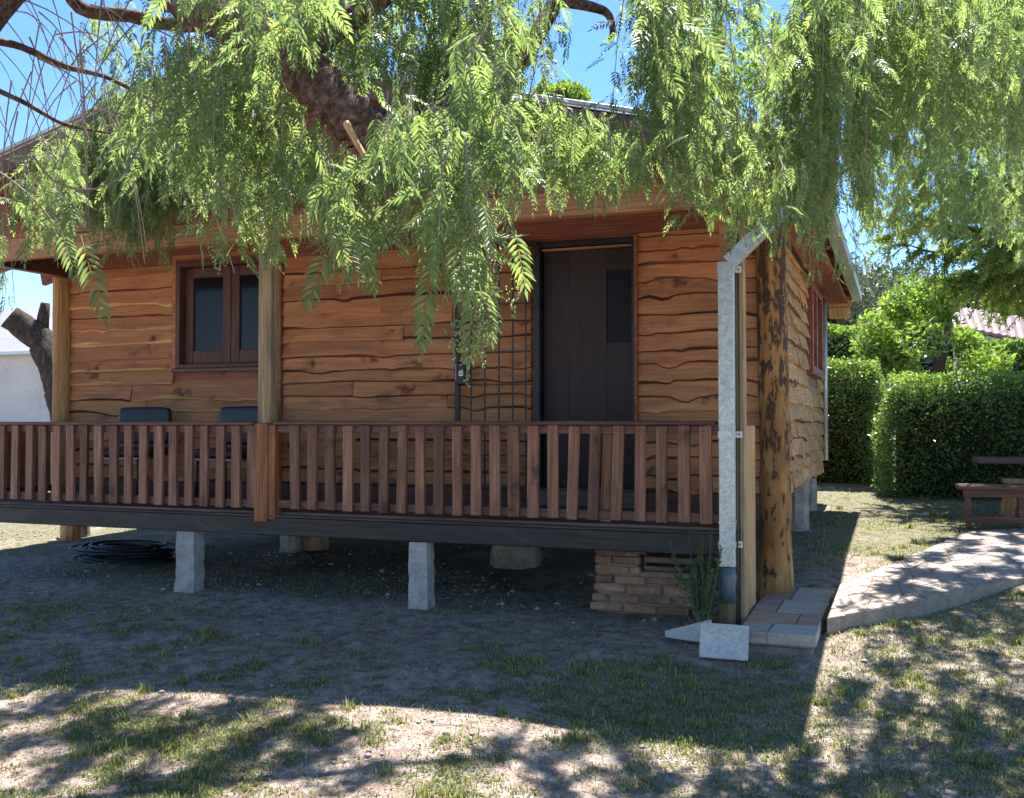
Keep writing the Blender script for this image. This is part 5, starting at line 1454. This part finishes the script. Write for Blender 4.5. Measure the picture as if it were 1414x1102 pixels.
kk = (RNG.random(len(x0_)) < smooth(.42, .6, grass_density(x0_, y0_))) & ~in_path(x0_, y0_)
x0_, y0_ = x0_[kk], y0_[kk]
x = np.repeat(x0_, 46) + RNG.normal(0, .022, len(x0_) * 46); y = np.repeat(y0_, 46) + RNG.normal(0, .022, len(x0_) * 46)
n = len(x); z = ground_z(x, y); hgt = RNG.uniform(.02, .065, n) * np.repeat(RNG.uniform(.5, 1.2, len(x0_)), 46)
az = RNG.uniform(0, 2 * np.pi, n); lean = RNG.uniform(.1, .9, n) * hgt; wd = RNG.uniform(.0014, .0028, n) * (1 + y / 9)
base = np.stack([x, y, z - .004], 1); side = np.stack([-np.sin(az), np.cos(az), 0 * az], 1) * wd[:, None]; ld = np.stack([np.cos(az), np.sin(az), 0 * az], 1)
tip = base + ld * lean[:, None] + np.stack([0 * x, 0 * x, hgt], 1); mid = base + ld * lean[:, None] * .3 + np.stack([0 * x, 0 * x, hgt * .6], 1)
V = np.stack([base - side, base + side, mid + side * .8, mid - side * .8, tip], 1).reshape(-1, 3); i = np.arange(n)[:, None] * 5
o = link('grass_tufts', mesh_np('grass_tufts', V, i + np.array([[0, 1, 2, 3]]), i + np.array([[3, 2, 4]]), [M['grass']])); o['kind'] = 'stuff'
tm = MB()
for k in range(150):
    xx, yy = sample_ground(1, 2.6, 8); xx = float(xx[0]); yy = float(yy[0]); a = random.uniform(0, 6.28); L = random.uniform(.04, .16)
    if in_path(np.array([xx]), np.array([yy]))[0]: continue
    P_ = [(xx + math.cos(a) * L * t + random.gauss(0, .006), yy + math.sin(a) * L * t + random.gauss(0, .006), float(ground_z(xx + math.cos(a) * L * t, yy + math.sin(a) * L * t)) + .006) for t in (0, .5, 1)]
    tm.tube(P_, [.0028, .0022, .0012], 4)
tm.build('fallen_twigs', M['twig'])['kind'] = 'stuff'
x, y = sample_ground(220000, 2.3, 8)
dens = grass_density(x, y) + .05 * fbm(x * 2.3 + 90, y * 2.3, 2)
keep = (RNG.random(len(x)) < smooth(.46, .62, dens)) & ~in_path(x, y)
x, y = x[keep], y[keep]; n = len(x); z = ground_z(x, y) + RNG.uniform(.004, .018, n)
A = rand_dirs(n); A[:, 2] *= .35; A = unit(A); s = RNG.uniform(.0035, .008, n)[:, None]
Wv = unit(np.cross(A, np.stack([RNG.normal(0, .3, n), RNG.normal(0, .3, n), np.ones(n)], 1)))
V, F = scatter_quads(np.stack([x, y, z], 1), A * s, Wv * s * .7, .2)
o = link('clover', mesh_np('clover', V, None, F, [M['clover']])); o['kind'] = 'stuff'
print('clover', n)
# pebbles
x, y = sample_ground(28000, 2.3, 12)
keep = (RNG.random(len(x)) < (.10 + .9 * smooth(6.2, 7.2, y) * smooth(-.6, -1.1, x)) * smooth(.40, .6, fbm(x * 1.9, y * 1.9 + 30, 3))) & ~in_path(x, y)
x, y = x[keep], y[keep]; n = len(x)
r_ = RNG.lognormal(math.log(.0085), .55, n); r_ = np.clip(r_, .004, .035)
W = np.stack([x, y, ground_z(x, y) + r_ * .25], 1)[:, None, :] + (OV[None] * RNG.uniform(.6, 1.3, (n, 6, 1)) * np.array([1, 1, .7])) @ rotz(.5).T * r_[:, None, None]
o = link('pebbles', mesh_np('pebbles', W.reshape(-1, 3), None, (OF[None] + (np.arange(n) * 6)[:, None, None]).reshape(-1, 3), [M['pebble']])); o['kind'] = 'stuff'
# leaf litter
x, y = sample_ground(105000, 2.3, 14)
keep = ~in_path(x, y) & (RNG.random(len(x)) < .75); x, y = x[keep], y[keep]; n = len(x); z = ground_z(x, y) + .004
A = rand_dirs(n); A[:, 2] *= .15; A = unit(A); s = RNG.uniform(.006, .02, n)[:, None]
Wv = unit(np.cross(A, np.stack([RNG.normal(0, .25, n), RNG.normal(0, .25, n), np.ones(n)], 1)))
V, F = scatter_quads(np.stack([x, y, z], 1), A * s, Wv * s * RNG.uniform(.08, .3, (n, 1)), .3)
o = link('leaf_litter', mesh_np('leaf_litter', V, None, F, [M['litter']])); o['kind'] = 'stuff'
